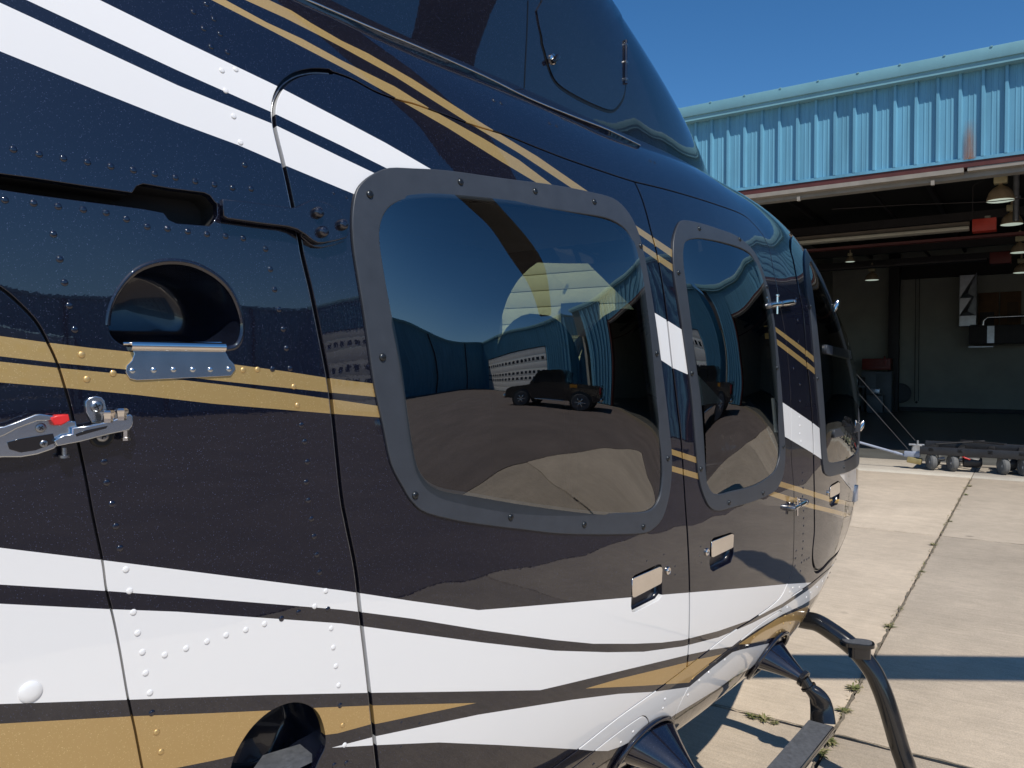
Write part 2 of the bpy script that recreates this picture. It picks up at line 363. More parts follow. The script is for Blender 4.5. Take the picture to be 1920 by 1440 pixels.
SLOT = [(-90, 308), (0, 324), (60, 332), (158, 347), (247, 360), (255, 348), (268, 343), (320, 352), (383, 360), (394, 365), (404, 378), (408, 381), (409, 404), (402, 417), (393, 425), (331, 420), (316, 413), (306, 400), (268, 393), (143, 377), (60, 366), (0, 357), (-90, 343)]
SCOOP = [(204, 623), (202, 602), (208, 572), (225, 539), (255, 507), (292, 492), (330, 489), (367, 496), (405, 516), (433, 544), (450, 580), (456, 610), (452, 636), (439, 652), (400, 655), (330, 655), (265, 654), (246, 652), (227, 647), (212, 636)]
KICK = [(428, 1470), (432, 1440), (440, 1415), (455, 1387), (475, 1360), (503, 1335), (533, 1320), (558, 1316), (580, 1322), (597, 1335), (607, 1357), (612, 1382), (610, 1402), (600, 1423), (588, 1450), (570, 1485), (530, 1510), (470, 1512), (438, 1495)]
PK1 = [(1185, 1084), (1190, 1078), (1233, 1058), (1240, 1058), (1242, 1068), (1242, 1116), (1235, 1126), (1190, 1149), (1185, 1148), (1183, 1138)]
PK2 = [(1332, 1016), (1338, 1008), (1370, 998), (1375, 1000), (1376, 1038), (1370, 1055), (1337, 1072), (1332, 1068), (1330, 1056)]
PK3 = [(1555, 914), (1559, 908), (1571, 901), (1575, 904), (1574, 937), (1570, 946), (1559, 951), (1555, 946)]

def ruv(px, k=5, closed=False): return smooth2(UV(px), k, closed)
uS1, uS2, uS3, uPOST, uSILA, uGUT, uGUT2 = [ruv(x) for x in (S1, S2, S3, POST, SILA, GUT, GUT2)]
uS4 = ruv(S4); uSILB = ruv(SILB); uPATL = ruv(PATCHL); uNOSEL = ruv(NOSEL)
# the crew door's front edge lies round the corner, out of the photograph's sight
p_top, p_bot = uS4[0], uS4[-1]
crew_front = smooth2([p_bot, (4.18, p_bot[1]+.10), (4.22, .0), (4.02, p_top[1]*.35), (3.72, p_top[1]*.72), (p_top[0]+.25, p_top[1]+.02), p_top], 6)
uW = {k: ruv(v, 3, True) for k, v in dict(W1O=W1O, W1I=W1I, W2O=W2O, W2I=W2I, W3O=W3O, W3I=W3I, SCOOP=SCOOP, KICK=KICK).items()}
uW.update({k: UV(v) for k, v in dict(SLOT=SLOT, PK1=PK1, PK2=PK2, PK3=PK3).items()})
pax_poly = uGUT + uS3[1:] + [q for q in uSILA if q[0] < uS3[-1][0]-.004] + uS2[::-1][:-1]
lit_poly = uGUT2 + uPOST[1:] + [q for q in uSILA[1:] if q[0] > uS3[-1][0]+.004] + uS3[::-1][:-1]
crew_poly = uS4 + crew_front[1:-1]
aft_poly = uS1 + [(uS1[-1][0], -1.2), (-.3, -1.2), (-.3, uS1[0][1])]
seams = [(uS1, .0045), (uS2, .0088), (uGUT, .0045), (uGUT2, .0045), (uS3, .0085), (uPOST, .0055), (uSILA, .0045), (uS4, .0150), (crew_front, .0150)]
fine = [(uSILB, .004), (uPATL, .004), (uNOSEL, .005)]

# ---- paint scheme (photo pixels)
G, Wh = 1, 2
PAINT = [
 (Wh, [(-90, -38), (0, 5), (200, 98), (333, 160), (513, 233), (640, 295), (703, 325), (760, 353), (760, 400), (667, 365), (640, 354), (523, 305), (447, 272), (333, 230), (200, 177), (0, 96), (-90, 60)]),
 (Wh, [(-60, -46), (50, 0), (200, 70), (333, 132), (513, 212), (640, 273), (730, 318), (770, 340), (850, 340), (813, 320), (723, 268), (640, 224), (523, 163), (333, 72), (187, 0), (100, -42)]),
 (G, [(340, -28), (397, 0), (500, 53), (640, 126), (740, 182), (840, 240), (940, 303), (1010, 345), (1060, 375), (1085, 375), (1040, 350), (973, 300), (907, 260), (817, 210), (740, 162), (640, 113), (567, 73), (500, 42), (423, 0), (375, -22)]),
 (G, [(420, -18), (460, 0), (533, 33), (600, 67), (640, 88), (740, 143), (873, 227), (973, 287), (1083, 360), (1100, 380), (1120, 380), (1107, 362), (1007, 293), (907, 233), (773, 148), (690, 100), (640, 76), (583, 43), (547, 20), (500, -2), (470, -16)]),
 (G, [(1170, 407), (1188, 420), (1258, 467), (1270, 476), (1270, 490), (1258, 481), (1195, 437), (1180, 426)]),
 (G, [(1190, 448), (1203, 457), (1263, 497), (1275, 505), (1275, 518), (1263, 510), (1208, 471), (1190, 460)]),
 (Wh, [(1225, 585), (1253, 602), (1283, 621), (1292, 703), (1262, 690), (1235, 672)]),
 (G, [(1440, 603), (1450, 610), (1528, 670), (1560, 694), (1560, 706), (1529, 682), (1452, 620), (1440, 612)]),
 (G, [(1440, 623), (1452, 632), (1529, 692), (1560, 716), (1560, 727), (1530, 704), (1453, 643), (1440, 633)]),
 (Wh, [(1452, 745), (1462, 751), (1538, 804), (1542, 862), (1467, 816), (1455, 808)]),
 (G, [(1245, 838), (1253, 840), (1305, 857), (1315, 860), (1315, 871), (1305, 868), (1255, 851), (1245, 848)]),
 (G, [(1245, 869), (1255, 872), (1307, 887), (1318, 890), (1318, 901), (1307, 898), (1257, 883), (1245, 880)]),
 (G, [(1450, 898), (1462, 902), (1488, 910), (1527, 922), (1555, 931), (1583, 938), (1600, 941), (1602, 950), (1583, 946), (1555, 941), (1527, 932), (1488, 920), (1460, 912), (1450, 908)]),
 (G, [(1440, 918), (1452, 922), (1488, 933), (1527, 946), (1567, 956), (1594, 961), (1594, 968), (1567, 964), (1525, 954), (1472, 939), (1443, 929), (1430, 925)]),
 (G, [(-60, 624), (0, 630), (87, 642), (167, 652), (247, 660), (437, 683), (533, 696), (617, 709), (640, 712), (708, 720), (740, 724), (740, 750), (712, 745), (640, 738), (467, 720), (393, 712), (240, 693), (103, 680), (0, 668), (-60, 661)]),
 (G, [(-60, 672), (0, 678), (110, 690), (237, 702), (320, 710), (433, 723), (540, 737), (640, 751), (715, 762), (740, 766), (740, 788), (717, 783), (640, 777), (400, 757), (253, 740), (120, 727), (0, 717), (-60, 711)]),
 (Wh, [(-60, 1019), (0, 1027), (190, 1050), (333, 1068), (640, 1107), (773, 1127), (897, 1144), (973, 1138), (1183, 1120), (1280, 1112), (1390, 1103), (1477, 1095), (1522, 1092), (1513, 1100), (1467, 1132), (1413, 1160), (1347, 1183), (1280, 1200), (1240, 1205), (1190, 1207), (1113, 1207), (1040, 1200), (907, 1182), (773, 1160), (640, 1143), (333, 1118), (200, 1108), (0, 1096), (-60, 1091)]),
 (Wh, [(-60, 1129), (0, 1132), (200, 1142), (333, 1147), (640, 1169), (773, 1187), (907, 1205), (1040, 1220), (1140, 1223), (1207, 1222), (1280, 1212), (1347, 1195), (1413, 1167), (1467, 1139), (1520, 1103), (1545, 1080), (1566, 1060), (1562, 1080), (1535, 1113), (1517, 1127), (1467, 1152), (1420, 1180), (1373, 1212), (1335, 1218), (1293, 1227), (1252, 1237), (1160, 1259), (1060, 1283), (1013, 1294), (840, 1297), (693, 1299), (500, 1303), (240, 1312), (0, 1320), (-60, 1322)]),
 (G, [(1385, 1208), (1457, 1160), (1490, 1147), (1519, 1134), (1513, 1160), (1490, 1185), (1477, 1196), (1455, 1194), (1400, 1208)]),
 (Wh, [(1455, 1203), (1390, 1218), (1373, 1223), (1335, 1252), (1292, 1288), (1227, 1297), (1160, 1301), (1073, 1312), (897, 1340), (707, 1380), (622, 1402), (707, 1397), (823, 1392), (940, 1397), (1083, 1405), (1117, 1408), (1140, 1408), (1163, 1400), (1193, 1385), (1267, 1339), (1320, 1307), (1343, 1293), (1378, 1268), (1407, 1253), (1425, 1236), (1440, 1217)]),
 (G, [(1098, 1291), (1160, 1273), (1267, 1247), (1310, 1236), (1335, 1231), (1355, 1226), (1305, 1267), (1292, 1280), (1260, 1282), (1202, 1286)]),
 (G, [(-60, 1359), (0, 1357), (247, 1343), (400, 1337), (508, 1332), (595, 1327), (692, 1323), (893, 1318), (707, 1357), (695, 1358), (633, 1375), (610, 1378), (440, 1417), (400, 1426), (320, 1442), (200, 1467), (0, 1512), (-60, 1525)]),
 (Wh, [(1573, 888), (1590, 881), (1604, 872), (1606, 905), (1606, 928)]),
]
PUV = [(m, UV(p)) for m, p in PAINT]
def paint_at(pts):
    r = np.zeros(len(pts), int)
    for m, p in PUV: r[in_poly(pts, p)] = m
    return r
# ---- one triangulation of the whole visible flank, cut along seams, openings and paint edges
gy = np.arange(-1.85, 4.72, .026); gv = np.arange(-math.pi/2*KV, math.pi/2*KV, .026)
gx, gz = np.meshgrid(gy, gv); gpts = np.stack([gx.ravel(), gz.ravel()], 1); gpts = gpts+RNG.uniform(-1e-4, 1e-4, gpts.shape)
lines = []
for L, wd in seams+fine:
    a, b = offset_line(L, wd/2); lines += [a, b]
cut_loops = [uW[k] for k in ('W1I', 'W2I', 'W3I', 'SCOOP', 'KICK', 'SLOT', 'PK1', 'PK2', 'PK3')]
vv, tr = cdt(list(map(tuple, gpts)), cut_loops+[p for _, p in PUV], lines)
cen = np.array([(vv[a]+vv[b]+vv[c])/3 for a, b, c in tr])
gap = np.zeros(len(tr), bool)
for L, wd in seams+fine: gap |= dist_poly(cen, L) < wd/2*.985
hole = np.zeros(len(tr), bool)
for L in cut_loops: hole |= in_poly(cen, L)
panel = np.zeros(len(tr), int)
panel[in_poly(cen, aft_poly)] = 1; panel[in_poly(cen, pax_poly)] = 2; panel[in_poly(cen, lit_poly)] = 3; panel[in_poly(cen, crew_poly)] = 4
pm = paint_at(cen); ok = ~gap & ~hole & (np.abs(cen[:, 1]) < math.pi/2*KV-.001) & (cen[:, 0] > -1.84) & (cen[:, 0] < 4.71)
PN = ['fuselage_skin', 'baggage_door', 'passenger_door', 'middle_door', 'crew_door']
PARTS = []
for k, nme in enumerate(PN):
    sel = [i for i in range(len(tr)) if ok[i] and panel[i] == k]
    PARTS.append(build_patch(nme, vv, [tr[i] for i in sel], [NAVY, GOLD, WHITE, SEAMB], pm[sel], heli, 0.0, rim=.012, bev=.0011, rim_mat=3 if k in () else None))
skin, aftd, paxd, litd, crewd = PARTS
# seals behind every joint
def ribbon(name, L, wd, off, mat, parent, bead=False):
    vs = []; ns = []; fs = []
    prof = [(-1, 0), (-.5, .5), (0, .75), (.5, .5), (1, 0)] if bead else [(-1, 0), (1, 0)]
    A = [np.array(p) for p in L]
    for i, p in enumerate(A):
        t = A[min(i+1, len(A)-1)]-A[max(i-1, 0)]; t = t/max(np.linalg.norm(t), 1e-9); n = np.array([-t[1], t[0]])
        for q, h in prof:
            u = p+n*q*wd/2; P_, N_ = s3(u[0], u[1], off+h*wd/2); vs.append(P_); ns.append(N_)
    m = len(prof)
    for i in range(len(A)-1):
        for j in range(m-1): a = i*m+j; fs.append((a, a+m, a+m+1, a+1))
    return mesh_obj(name, vs, fs, mat, parent, smooth=True)
for L, wd in seams: ribbon('door_seal', L, max(.02, wd*2.2), -.0095, SEAMB, heli)
for L, wd in fine: ribbon('panel_seal', L, .012, -.003, NAVY, heli)
ribbon('gasket_and_glint', uS4[3:], .0042, -.006, BLACKM, heli, bead=True)
ribbon('gasket_and_glint', [q for q in uS2 if q[1] > -.7], .0022, -.006, STEEL, heli, bead=True)  # bright steel bead puts the gasket's highlight line into the seam
# the far flank, nose closure and belly, same form mirrored
ys = np.linspace(-1.84, 4.73, 90); ps = np.radians(np.linspace(-90, 90, 60)); A_, B_ = np.meshgrid(ys, ps, indexing='ij')
V_ = S(A_, B_); N_ = SN(A_, np.clip(B_, -1.569, 1.569)); V_[..., 0] *= -1; N_[..., 0] *= -1; V_ = V_.reshape(-1, 3); N_ = N_.reshape(-1, 3)
ffs = [(i*60+j, i*60+j+1, (i+1)*60+j+1, (i+1)*60+j) for i in range(89) for j in range(59)]
open_ = lambda i, j: 2.90 < ys[i] < 4.25 and math.radians(5) < ps[j] < math.radians(64)
mesh_obj('fuselage_skin', V_, [f for f in ffs if not open_(f[0]//60, f[0] % 60)], NAVY, heli, normals=N_)
far_faces = [f for f in ffs if open_(f[0]//60, f[0] % 60)]; FAR_WIN = (V_, far_faces, N_)
for yy, wd_ in ((3.42, .06),): tube('cabin_post', [(-float(S(yy+.12*k/8, math.radians(4+62*k/8))[0])+.012, yy+.12*k/8, float(S(yy+.12*k/8, math.radians(4+62*k/8))[2])) for k in range(9)], wd_/2, INNER, heli, 10)

# ---- recesses
def bowl(name, L, depth, shrink, mat, parent, rings=7, squash=(1, 1), shift=(0, 0), lip=0.0):
    L = np.array(L); c = L.mean(0); vs = []; fs = []; n = len(L)
    for r in range(rings+1):
        t = r/rings; k = 1-shrink*(1-math.cos(t*math.pi/2)); d = -depth*math.sin(t*math.pi/2)
        if r == 0: d = lip
        for p in L:
            q = c+(p-c)*k+np.array(shift)*t; vs.append(s3(q[0], q[1], d)[0])
    for r in range(rings):
        for i in range(n): a = r*n+i; b = r*n+(i+1) % n; fs.append((a, b, b+n, a+n))
    c3 = s3(c[0]+shift[0], c[1]+shift[1], -depth*1.0)[0]; vs.append(c3)
    for i in range(n): fs.append((rings*n+i, rings*n+(i+1) % n, len(vs)-1))
    return mesh_obj(name, vs, fs, mat, parent, smooth=True)
BOWL = base_mat('recess_dark', (.006, .008, .016), .25, coat=.7, noise=(30, .3))
bowl('air_intake', uW['SCOOP'], .11, .35, BOWL, skin, shift=(-.02, .01))
ribbon('intake_rim', uW['SCOOP'][2:-14], .007, -.001, NAVY, skin, bead=True)
bowl('kick_step_recess', uW['KICK'], .10, .25, BOWL, skin)
bowl('track_slot', uW['SLOT'], .05, .02, INNER, skin)
for k, par in (('PK1', paxd), ('PK2', litd), ('PK3', crewd)): bowl('handle_recess', uW[k], .020, .1, BOWL, par)

# ---- windows: raised frame, bulged tinted pane, screws
PANE = bpy.data.materials.new('tinted_pane'); PANE.use_nodes = True
_t = PANE.node_tree; 
_t.nodes.clear(); _o = nd(_t, 'ShaderNodeOutputMaterial'); _g = nd(_t, 'ShaderNodeBsdfGlossy', Roughness=0.0); _tr = nd(_t, 'ShaderNodeBsdfTransparent'); _tr.inputs[0].default_value = (.60, .64, .62, 1)
_fr = nd(_t, 'ShaderNodeFresnel', IOR=2.75); _mx = nd(_t, 'ShaderNodeMixShader')
_tc = nd(_t, 'ShaderNodeTexCoord'); _n = nd(_t, 'ShaderNodeTexNoise', Scale=4.5, Detail=1.0); _b = nd(_t, 'ShaderNodeBump', Strength=.7, Distance=.0045)
_t.links.new(_tc.outputs['Object'], _n.inputs['Vector']); _t.links.new(_n.outputs['Fac'], _b.inputs['Height']); _t.links.new(_b.outputs[0], _g.inputs['Normal']); _t.links.new(_b.outputs[0], _fr.inputs['Normal'])
_ge = nd(_t, 'ShaderNodeNewGeometry'); _fm = nd(_t, 'ShaderNodeMix', data_type='FLOAT'); _fm.inputs[3].default_value = .15; _t.links.new(_ge.outputs['Backfacing'], _fm.inputs[0]); _t.links.new(_fr.outputs[0], _fm.inputs[2]); _t.links.new(_fm.outputs[0], _mx.inputs[0]); _t.links.new(_tr.outputs[0], _mx.inputs[1]); _t.links.new(_g.outputs[0], _mx.inputs[2]); _t.links.new(_mx.outputs[0], _o.inputs[0])
mesh_obj('window_pane', FAR_WIN[0], FAR_WIN[1], PANE, heli, normals=FAR_WIN[2])
def window(door, wo_, wi_, bulge, screws, cu=(0, 0)):
    fr = shape('window_frame', wo_, FRAME, door, off=.0045, rim=.005, bev=.0022, is_uv=True, holes=[wi_])
    I = np.array(wi_); lo = I.min(0); hi = I.max(0); c = (lo+hi)/2+np.array(cu)*(hi-lo)/2; h = (hi-lo)/2
    def off(U):
        q = (U-c)/h; return .0005+bulge*np.clip(1-q[:, 0]**2, -.6, 1)*np.clip(1-q[:, 1]**2, -.6, 1)
    C = I.mean(0); big = C+(I-C)*1.012
    gl = shape('window_pane', [tuple(p) for p in big], PANE, door, is_uv=True, offf=off, rim=0, step=.012)
    for s in screws: screw(s, door)
    return fr
SCREW = {}
def put(kind, u, v, parent, off=0.0, size=1.0, spin=None):
    """instance of a shared little mesh standing on the skin"""
    P_, N_ = s3(u, v, off); o = SCREW[kind].copy() if SCREW[kind].users_collection and False else bpy.data.objects.new(kind.split('.')[0], SCREW[kind].data)
    q = N_.to_track_quat('Z', 'Y').to_matrix().to_4x4(); 
    o.matrix_world = Matrix.Translation(P_) @ q @ Matrix.Rotation(spin if spin is not None else random.uniform(0, 3.1), 4, 'Z') @ Matrix.Scale(size, 4)
    link(o, parent); return o
def proto(kind, prof, mat, seg=12, cross=0, cmat=None):
    vs = []; fs = []; mi = []
    for r, h in prof:
        for k in range(seg): a = 2*math.pi*k/seg; vs.append((r*math.cos(a), r*math.sin(a), h))
    for i in range(len(prof)-1):
        for k in range(seg): a = i*seg+k; b = i*seg+(k+1) % seg; fs.append((a, b, b+seg, a+seg)); mi.append(0)
    fs.append(tuple(range((len(prof)-1)*seg, len(prof)*seg))); mi.append(0)
    if cross:
        h = prof[-1][1]+.0002
        for sgn in (0, 1):
            x, y = (cross, cross*.22) if sgn == 0 else (cross*.22, cross); s = len(vs); hh = h+sgn*.00005
            vs += [(-x, -y, hh), (x, -y, hh), (x, y, hh), (-x, y, hh)]; fs.append((s, s+1, s+2, s+3)); mi.append(1)
    me = bpy.data.meshes.new(kind); me.from_pydata(vs, [], fs); me.materials.append(mat); me.materials.append(cmat or SEAMB)
    me.polygons.foreach_set('material_index', mi); me.polygons.foreach_set('use_smooth', [True]*len(fs)); me.update(); me.set_sharp_from_angle(angle=math.radians(60))
    SCREW[kind] = bpy.data.objects.new(kind, me)
rp = [(.0041, -.0002), (.0040, .0003), (.0035, .0009), (.0025, .0013), (.0013, .0015)]
proto('rivet.navy', rp, RNAVY); proto('rivet.gold', rp, RGOLD); proto('rivet.white', rp, RWHITE); proto('rivet.alu', [(r*.9, h*1.2) for r, h in rp], ALU)
proto('screw.dark', [(.0062, -.001), (.0062, .0012), (.0054, .0026), (.0030, .0034)], DSTEEL, 14, .0026, SEAMB)
proto('screw.steel', [(.0070, -.001), (.0070, .0008), (.0058, .0022), (.0040, .0026)], STEEL, 16, .0034, SEAMB)
proto('bolt.navy', [(.0085, -.001), (.0085, .002), (.0075, .0075), (.0055, .0095), (.002, .0098)], NAVY, 14)
def screw(p, parent, kind='screw.dark', off=.0045, size=1.0):
    u = uv(*p); return put(kind, u[0], u[1], parent, off, size)
window(paxd, uW['W1O'], uW['W1I'], .045, [(690, 366), (860, 343), (1000, 360), (1111, 380), (714, 670), (775, 928), (954, 969), (1092, 983), (1203, 987), (1198, 462), (1228, 663), (1249, 859)])
window(litd, uW['W2O'], uW['W2I'], .033, [(1308, 430), (1384, 450), (1269, 512), (1294, 700), (1311, 879), (1364, 942), (1428, 924), (1466, 837), (1454, 690), (1435, 538)])
window(crewd, uW['W3O'], uW['W3I'], .032, [(1517, 575), (1530, 710), (1580, 876)])

# ---- rivets
RV = [(25, 280), (73, 289), (119, 297), (164, 304), (208, 312), (250, 319), (290, 326), (329, 333), (366, 340), (402, 346), (436, 352), (471, 354), (459, 309),
 (9, 375), (63, 381), (109, 387), (156, 393), (199, 399), (237, 411), (276, 425), (314, 429), (352, 434), (388, 439), (423, 443), (456, 447), (498, 467),
 (100, 439), (112, 486), (121, 530), (130, 573), (140, 618), (153, 665), (163, 711), (212, 700), (200, 905), (195, 866), (210, 945), (217, 987), (225, 1028), (236, 1068), (243, 1108), (250, 1148), (258, 1187), (267, 1223), (273, 1262), (281, 1299), (285, 1337), (294, 1373), (302, 1410),
 (507, 505), (515, 543), (523, 580), (531, 617), (537, 653), (544, 691), (551, 725), (558, 760), (565, 797), (571, 828), (576, 866), (574, 904), (578, 938), (584, 973), (589, 1006), (594, 1040), (599, 1073), (611, 1108), (615, 1142), (621, 1178), (625, 1214), (630, 1249), (635, 1285), (638, 1323), (643, 1360), (646, 1397), (627, 1435), (650, 1431),
 (309, 1228), (349, 1216), (388, 1203), (424, 1191), (461, 1181), (496, 1170), (528, 1160), (560, 1148), (590, 1137), (456, 694), (483, 693), (511, 692),
 (387, 7), (363, 22), (401, 35), (382, 53), (413, 63), (396, 87), (427, 97), (416, 132), (442, 130), (423, 170), (438, 218), (451, 267),
 (926, 188), (940, 193), (1031, 231), (1044, 236), (1220, 302), (1228, 305)]
RV_FAR = [(1505, 887), (1505, 902), (1506, 915), (1505, 931), (1507, 958), (1507, 972), (1507, 986), (1506, 1001), (1506, 1015), (1505, 1029), (1504, 1041), (1493, 1033), (1492, 1047), (1491, 1061), (1503, 1055), (1508, 1051), (1513, 1049), (1517, 1046), (1501, 1071),
 (1487, 1102), (1499, 1101), (1481, 1110), (1542, 1090), (1532, 1101), (1520, 1111), (1512, 1120), (1476, 1139), (1472, 1155), (1487, 1154), (1469, 1169), (1482, 1169), (1457, 1186), (1463, 1184), (1414, 1195), (1447, 1209), (1359, 1237), (1329, 1261), (1311, 1276), (1290, 1303), (1247, 1311), (1243, 1328), (1240, 1345), (1187, 1372), (1203, 1369), (1164, 1392),
 (1499, 782), (1500, 798), (1500, 813), (1502, 828), (1500, 752), (1500, 720), (1497, 640), (1496, 600), (1493, 560), (1488, 690), (1233, 1388), (1113, 1433), (1552, 1083), (1558, 1075), (1565, 1062), (1569, 1050)]
KN = ['rivet.navy', 'rivet.gold', 'rivet.white']
for lst, sz in ((RV, 1.0), (RV_FAR, .95)):
    U_ = UV(lst); k_ = paint_at(np.array(U_))
    for (u, v), k in zip(U_, k_): put(KN[k], u, v, skin, 0, sz)
for p in [(753, 1355), (787, 1357), (752, 1401), (626, 362), (650, 370), (1245, 1040), (1266, 1062), (1266, 1078), (1213, 1052), (1314, 1025), (1312, 1042), (1315, 1055)]:
    u = uv(*p); put('rivet.navy', u[0], u[1], paxd if p[0] < 1285 else litd, 0, .55)
u = uv(57, 1297); lathe('inspection_plug', [(.0120, -.001), (.0120, .0012), (.0095, .0028), (.005, .0036), (0.0001, .0038)], WHITE, aftd, s3(*u)[0], s3(*u)[1], 32, 30)

# ---- scoop cover plate
pl = shape('intake_lip_plate', [(247, 650), (418, 656), (423, 664), (428, 674), (437, 683), (440, 692), (431, 704), (367, 707), (255, 712), (243, 709), (236, 698), (238, 686), (247, 677), (252, 664)], ALU, skin, off=.0022, rim=.0022, bev=.0008)
a_, b_ = uv(243, 652), uv(419, 655)
lp = [s3(a_[0]+(b_[0]-a_[0])*t/12, a_[1]+(b_[1]-a_[1])*t/12+.002, .0035)[0] for t in range(13)]
tube('lip_roll', lp, .0062, CHROME, skin, 14)
a_, b_ = uv(230, 646), uv(414, 645)
tube('lip_roll', [s3(a_[0]+(b_[0]-a_[0])*t/12, a_[1]+(b_[1]-a_[1])*t/12+.001, .001)[0] for t in range(13)], .0022, CHROME, skin, 10)
for p in [(247, 695), (287, 694), (324, 693), (360, 693), (393, 693), (428, 692)]:
    u = uv(*p); put('rivet.alu', u[0], u[1], skin, .0022)

# ---- door track arm
arm = shape('door_arm', [(409, 380), (447, 384), (497, 391), (538, 396), (548, 394), (560, 388), (572, 382), (580, 381), (602, 387), (627, 402), (640, 423), (641, 443), (637, 448), (618, 453), (597, 457), (585, 457), (577, 453), (563, 442), (547, 432), (530, 427), (480, 421), (417, 412), (411, 408)], NAVY, heli, off=.016, rim=.009, bev=.0016)
shape('arm_packer', [(562, 445), (577, 458), (586, 463), (600, 464), (620, 460), (640, 453), (642, 440), (628, 410), (600, 400), (575, 410), (560, 430)], NAVY, heli, off=.006, rim=.006, bev=.001)
for p in [(583, 404), (629, 426), (592, 439)]: u = uv(*p); put('bolt.navy', u[0], u[1], arm, .016, 1.0)
bolt_end = uv(411, 393)
# ---- handles and locks
def handle(door, plate, lock, r=.0095):
    h = shape('door_handle', plate, CHROME, door, off=.0015, rim=.006, bev=.0012)
    u = uv(*lock); P_, N_ = s3(*u)
    lk = lathe('door_lock', [(r, -.001), (r, .003), (r*.86, .0042), (r*.84, .0034), (r*.3, .0034)], CHROME, door, P_, N_, 24, 30)
    put('screw.steel', u[0], u[1], door, .0035, .5)
handle(paxd, [(1185, 1087), (1188, 1084), (1236, 1063), (1240, 1064), (1241, 1067), (1240, 1091), (1238, 1094), (1190, 1119), (1187, 1119), (1186, 1116)], (1252, 1070))
handle(litd, [(1334, 1017), (1336, 1015), (1372, 1001), (1375, 1003), (1374, 1025), (1372, 1027), (1337, 1044), (1334, 1043)], (1325, 1035))
handle(crewd, [(1556, 914), (1558, 912), (1572, 904), (1574, 906), (1574, 923), (1572, 925), (1559, 932), (1556, 932)], (1552, 924), .008)

# ---- over-centre latch on the baggage door
lat = shape('toggle_latch', [(-60, 833), (0, 808), (58, 784), (90, 783), (98, 790), (133, 791), (136, 803), (127, 820), (100, 832), (93, 838), (63, 848), (33, 853), (0, 853), (-60, 860)], ALU, heli, off=.014, rim=.012, bev=.002)
shape('latch_pocket', [(8, 828), (30, 822), (92, 812), (97, 828), (60, 842), (33, 846), (12, 840)], BLACKM, lat, off=.0155, rim=.0015, bev=.0004)
shape('latch_cover', [(-60, 806), (0, 800), (20, 793), (58, 778), (66, 777), (92, 780), (92, 785), (60, 786), (22, 800), (0, 812), (-60, 835)], ALU, lat, off=.021, rim=.006, bev=.0015)
shape('latch_tip', [(88, 783), (97, 780), (115, 778), (117, 786), (103, 793), (92, 793)], REDP, lat, off=.024, rim=.014, bev=.002)
shape('latch_arm', [(127, 802), (160, 798), (197, 790), (215, 783), (232, 777), (235, 780), (236, 790), (234, 797), (229, 803), (190, 811), (140, 824), (98, 832), (94, 824), (110, 816), (127, 813)], ALU, lat, off=.022, rim=.007, bev=.0015)
shape('latch_slot', [(131, 812), (150, 805), (180, 799), (190, 797), (187, 801), (150, 811), (133, 816)], BLACKM, lat, off=.0227, rim=.0008, bev=.0003)
br = shape('latch_bracket', [(160, 753), (167, 747), (178, 744), (188, 746), (193, 752), (198, 775), (201, 788), (172, 792), (161, 772)], ALU, heli, off=.004, rim=.004, bev=.001)
u = uv(190, 817); P_, N_ = s3(*u, .0); lathe('bracket_pad', [(.0135, 0), (.0135, .002), (.0115, .0036), (.001, .0036)], SEAMB, br, P_, N_, 24, 30)
for p in ((179, 762), (190, 817)): screw(p, br, 'screw.steel', .004, 1.05)
u = uv(70, 801); put('screw.steel', u[0], u[1], lat, .014, .8); u = uv(75, 830); put('screw.steel', u[0], u[1], lat, .0155, .6)
for p in ((193, 781), (218, 777)):
    u = uv(*p); P_, N_ = s3(u[0], u[1], .018); lathe('latch_nut', [(.0068, -.006), (.0068, .002), (.0078, .004), (.0078, .006), (.0055, .008), (.001, .008)], CHROME, lat, P_, Vector((0, 0, 1)), 6, 30)
u = uv(115, 838); P_, N_ = s3(u[0], u[1], .012); lathe('latch_pin', [(.003, 0), (.003, .008), (.006, .0085), (.006, .0115), (.001, .0118)], STEEL, lat, P_, Vector((0, 0, -1)), 14, 30)
u = uv(228, 812); P_, N_ = s3(u[0], u[1], .014); lathe('latch_pin', [(.004, -.004), (.004, .004), (.0052, .0045), (.0052, .008), (.001, .009)], CHROME, lat, P_, Vector((0, 0, -1)), 6, 30)

# ---- kick step tread standing in its recess
u = uv(520, 1425); P_, N_ = s3(u[0], u[1], -.03)
a_ = [s3(*uv(*q), o)[0] for q, o in (((470, 1437), -.012), ((528, 1406), -.055), ((592, 1423), -.045), ((588, 1452), -.004), ((500, 1475), .004))]
zt = sum(p.z for p in a_)/5
vs = [Vector((p.x, p.y, zt)) for p in a_]+[Vector((p.x, p.y, zt-.012)) for p in a_]
mesh_obj('step_tread', vs, [(0, 1, 2, 3, 4), (9, 8, 7, 6, 5)]+[(i, i+5, (i+1) % 5+5, (i+1) % 5) for i in range(5)], GRIP, skin)

# ---- outer hinges
def hinge(px, py, L, parent, px2):
    g = uv(px, py); h = uv(*px2); P1 = s3(*g, .016)[0]; P2 = s3(*h, .016)[0]; d = (P2-P1)
    o = tube('door_hinge', [P1, P1+d*.3, P1+d*.7, P2], [.007, .006, .009, .006], CHROME, parent, 12)
    for t in (0, .45, 1):
        q = P1+d*t; n = s3(*g)[1]; lathe('hinge_boss', [(.010, -.016), (.010, -.004), (.007, .006), (.001, .009)], STEEL, parent, q, n, 14, 30)
    lathe('hinge_pin', [(.004, -.028), (.004, .022), (.0065, .024), (.0065, .028), (.001, .029)], CHROME, parent, P1+d*.3, Vector((0, 0, 1)), 12, 30)
hinge(1433, 574, .1, litd, (1478, 568)); hinge(1478, 952, .1, litd, (1502, 940))
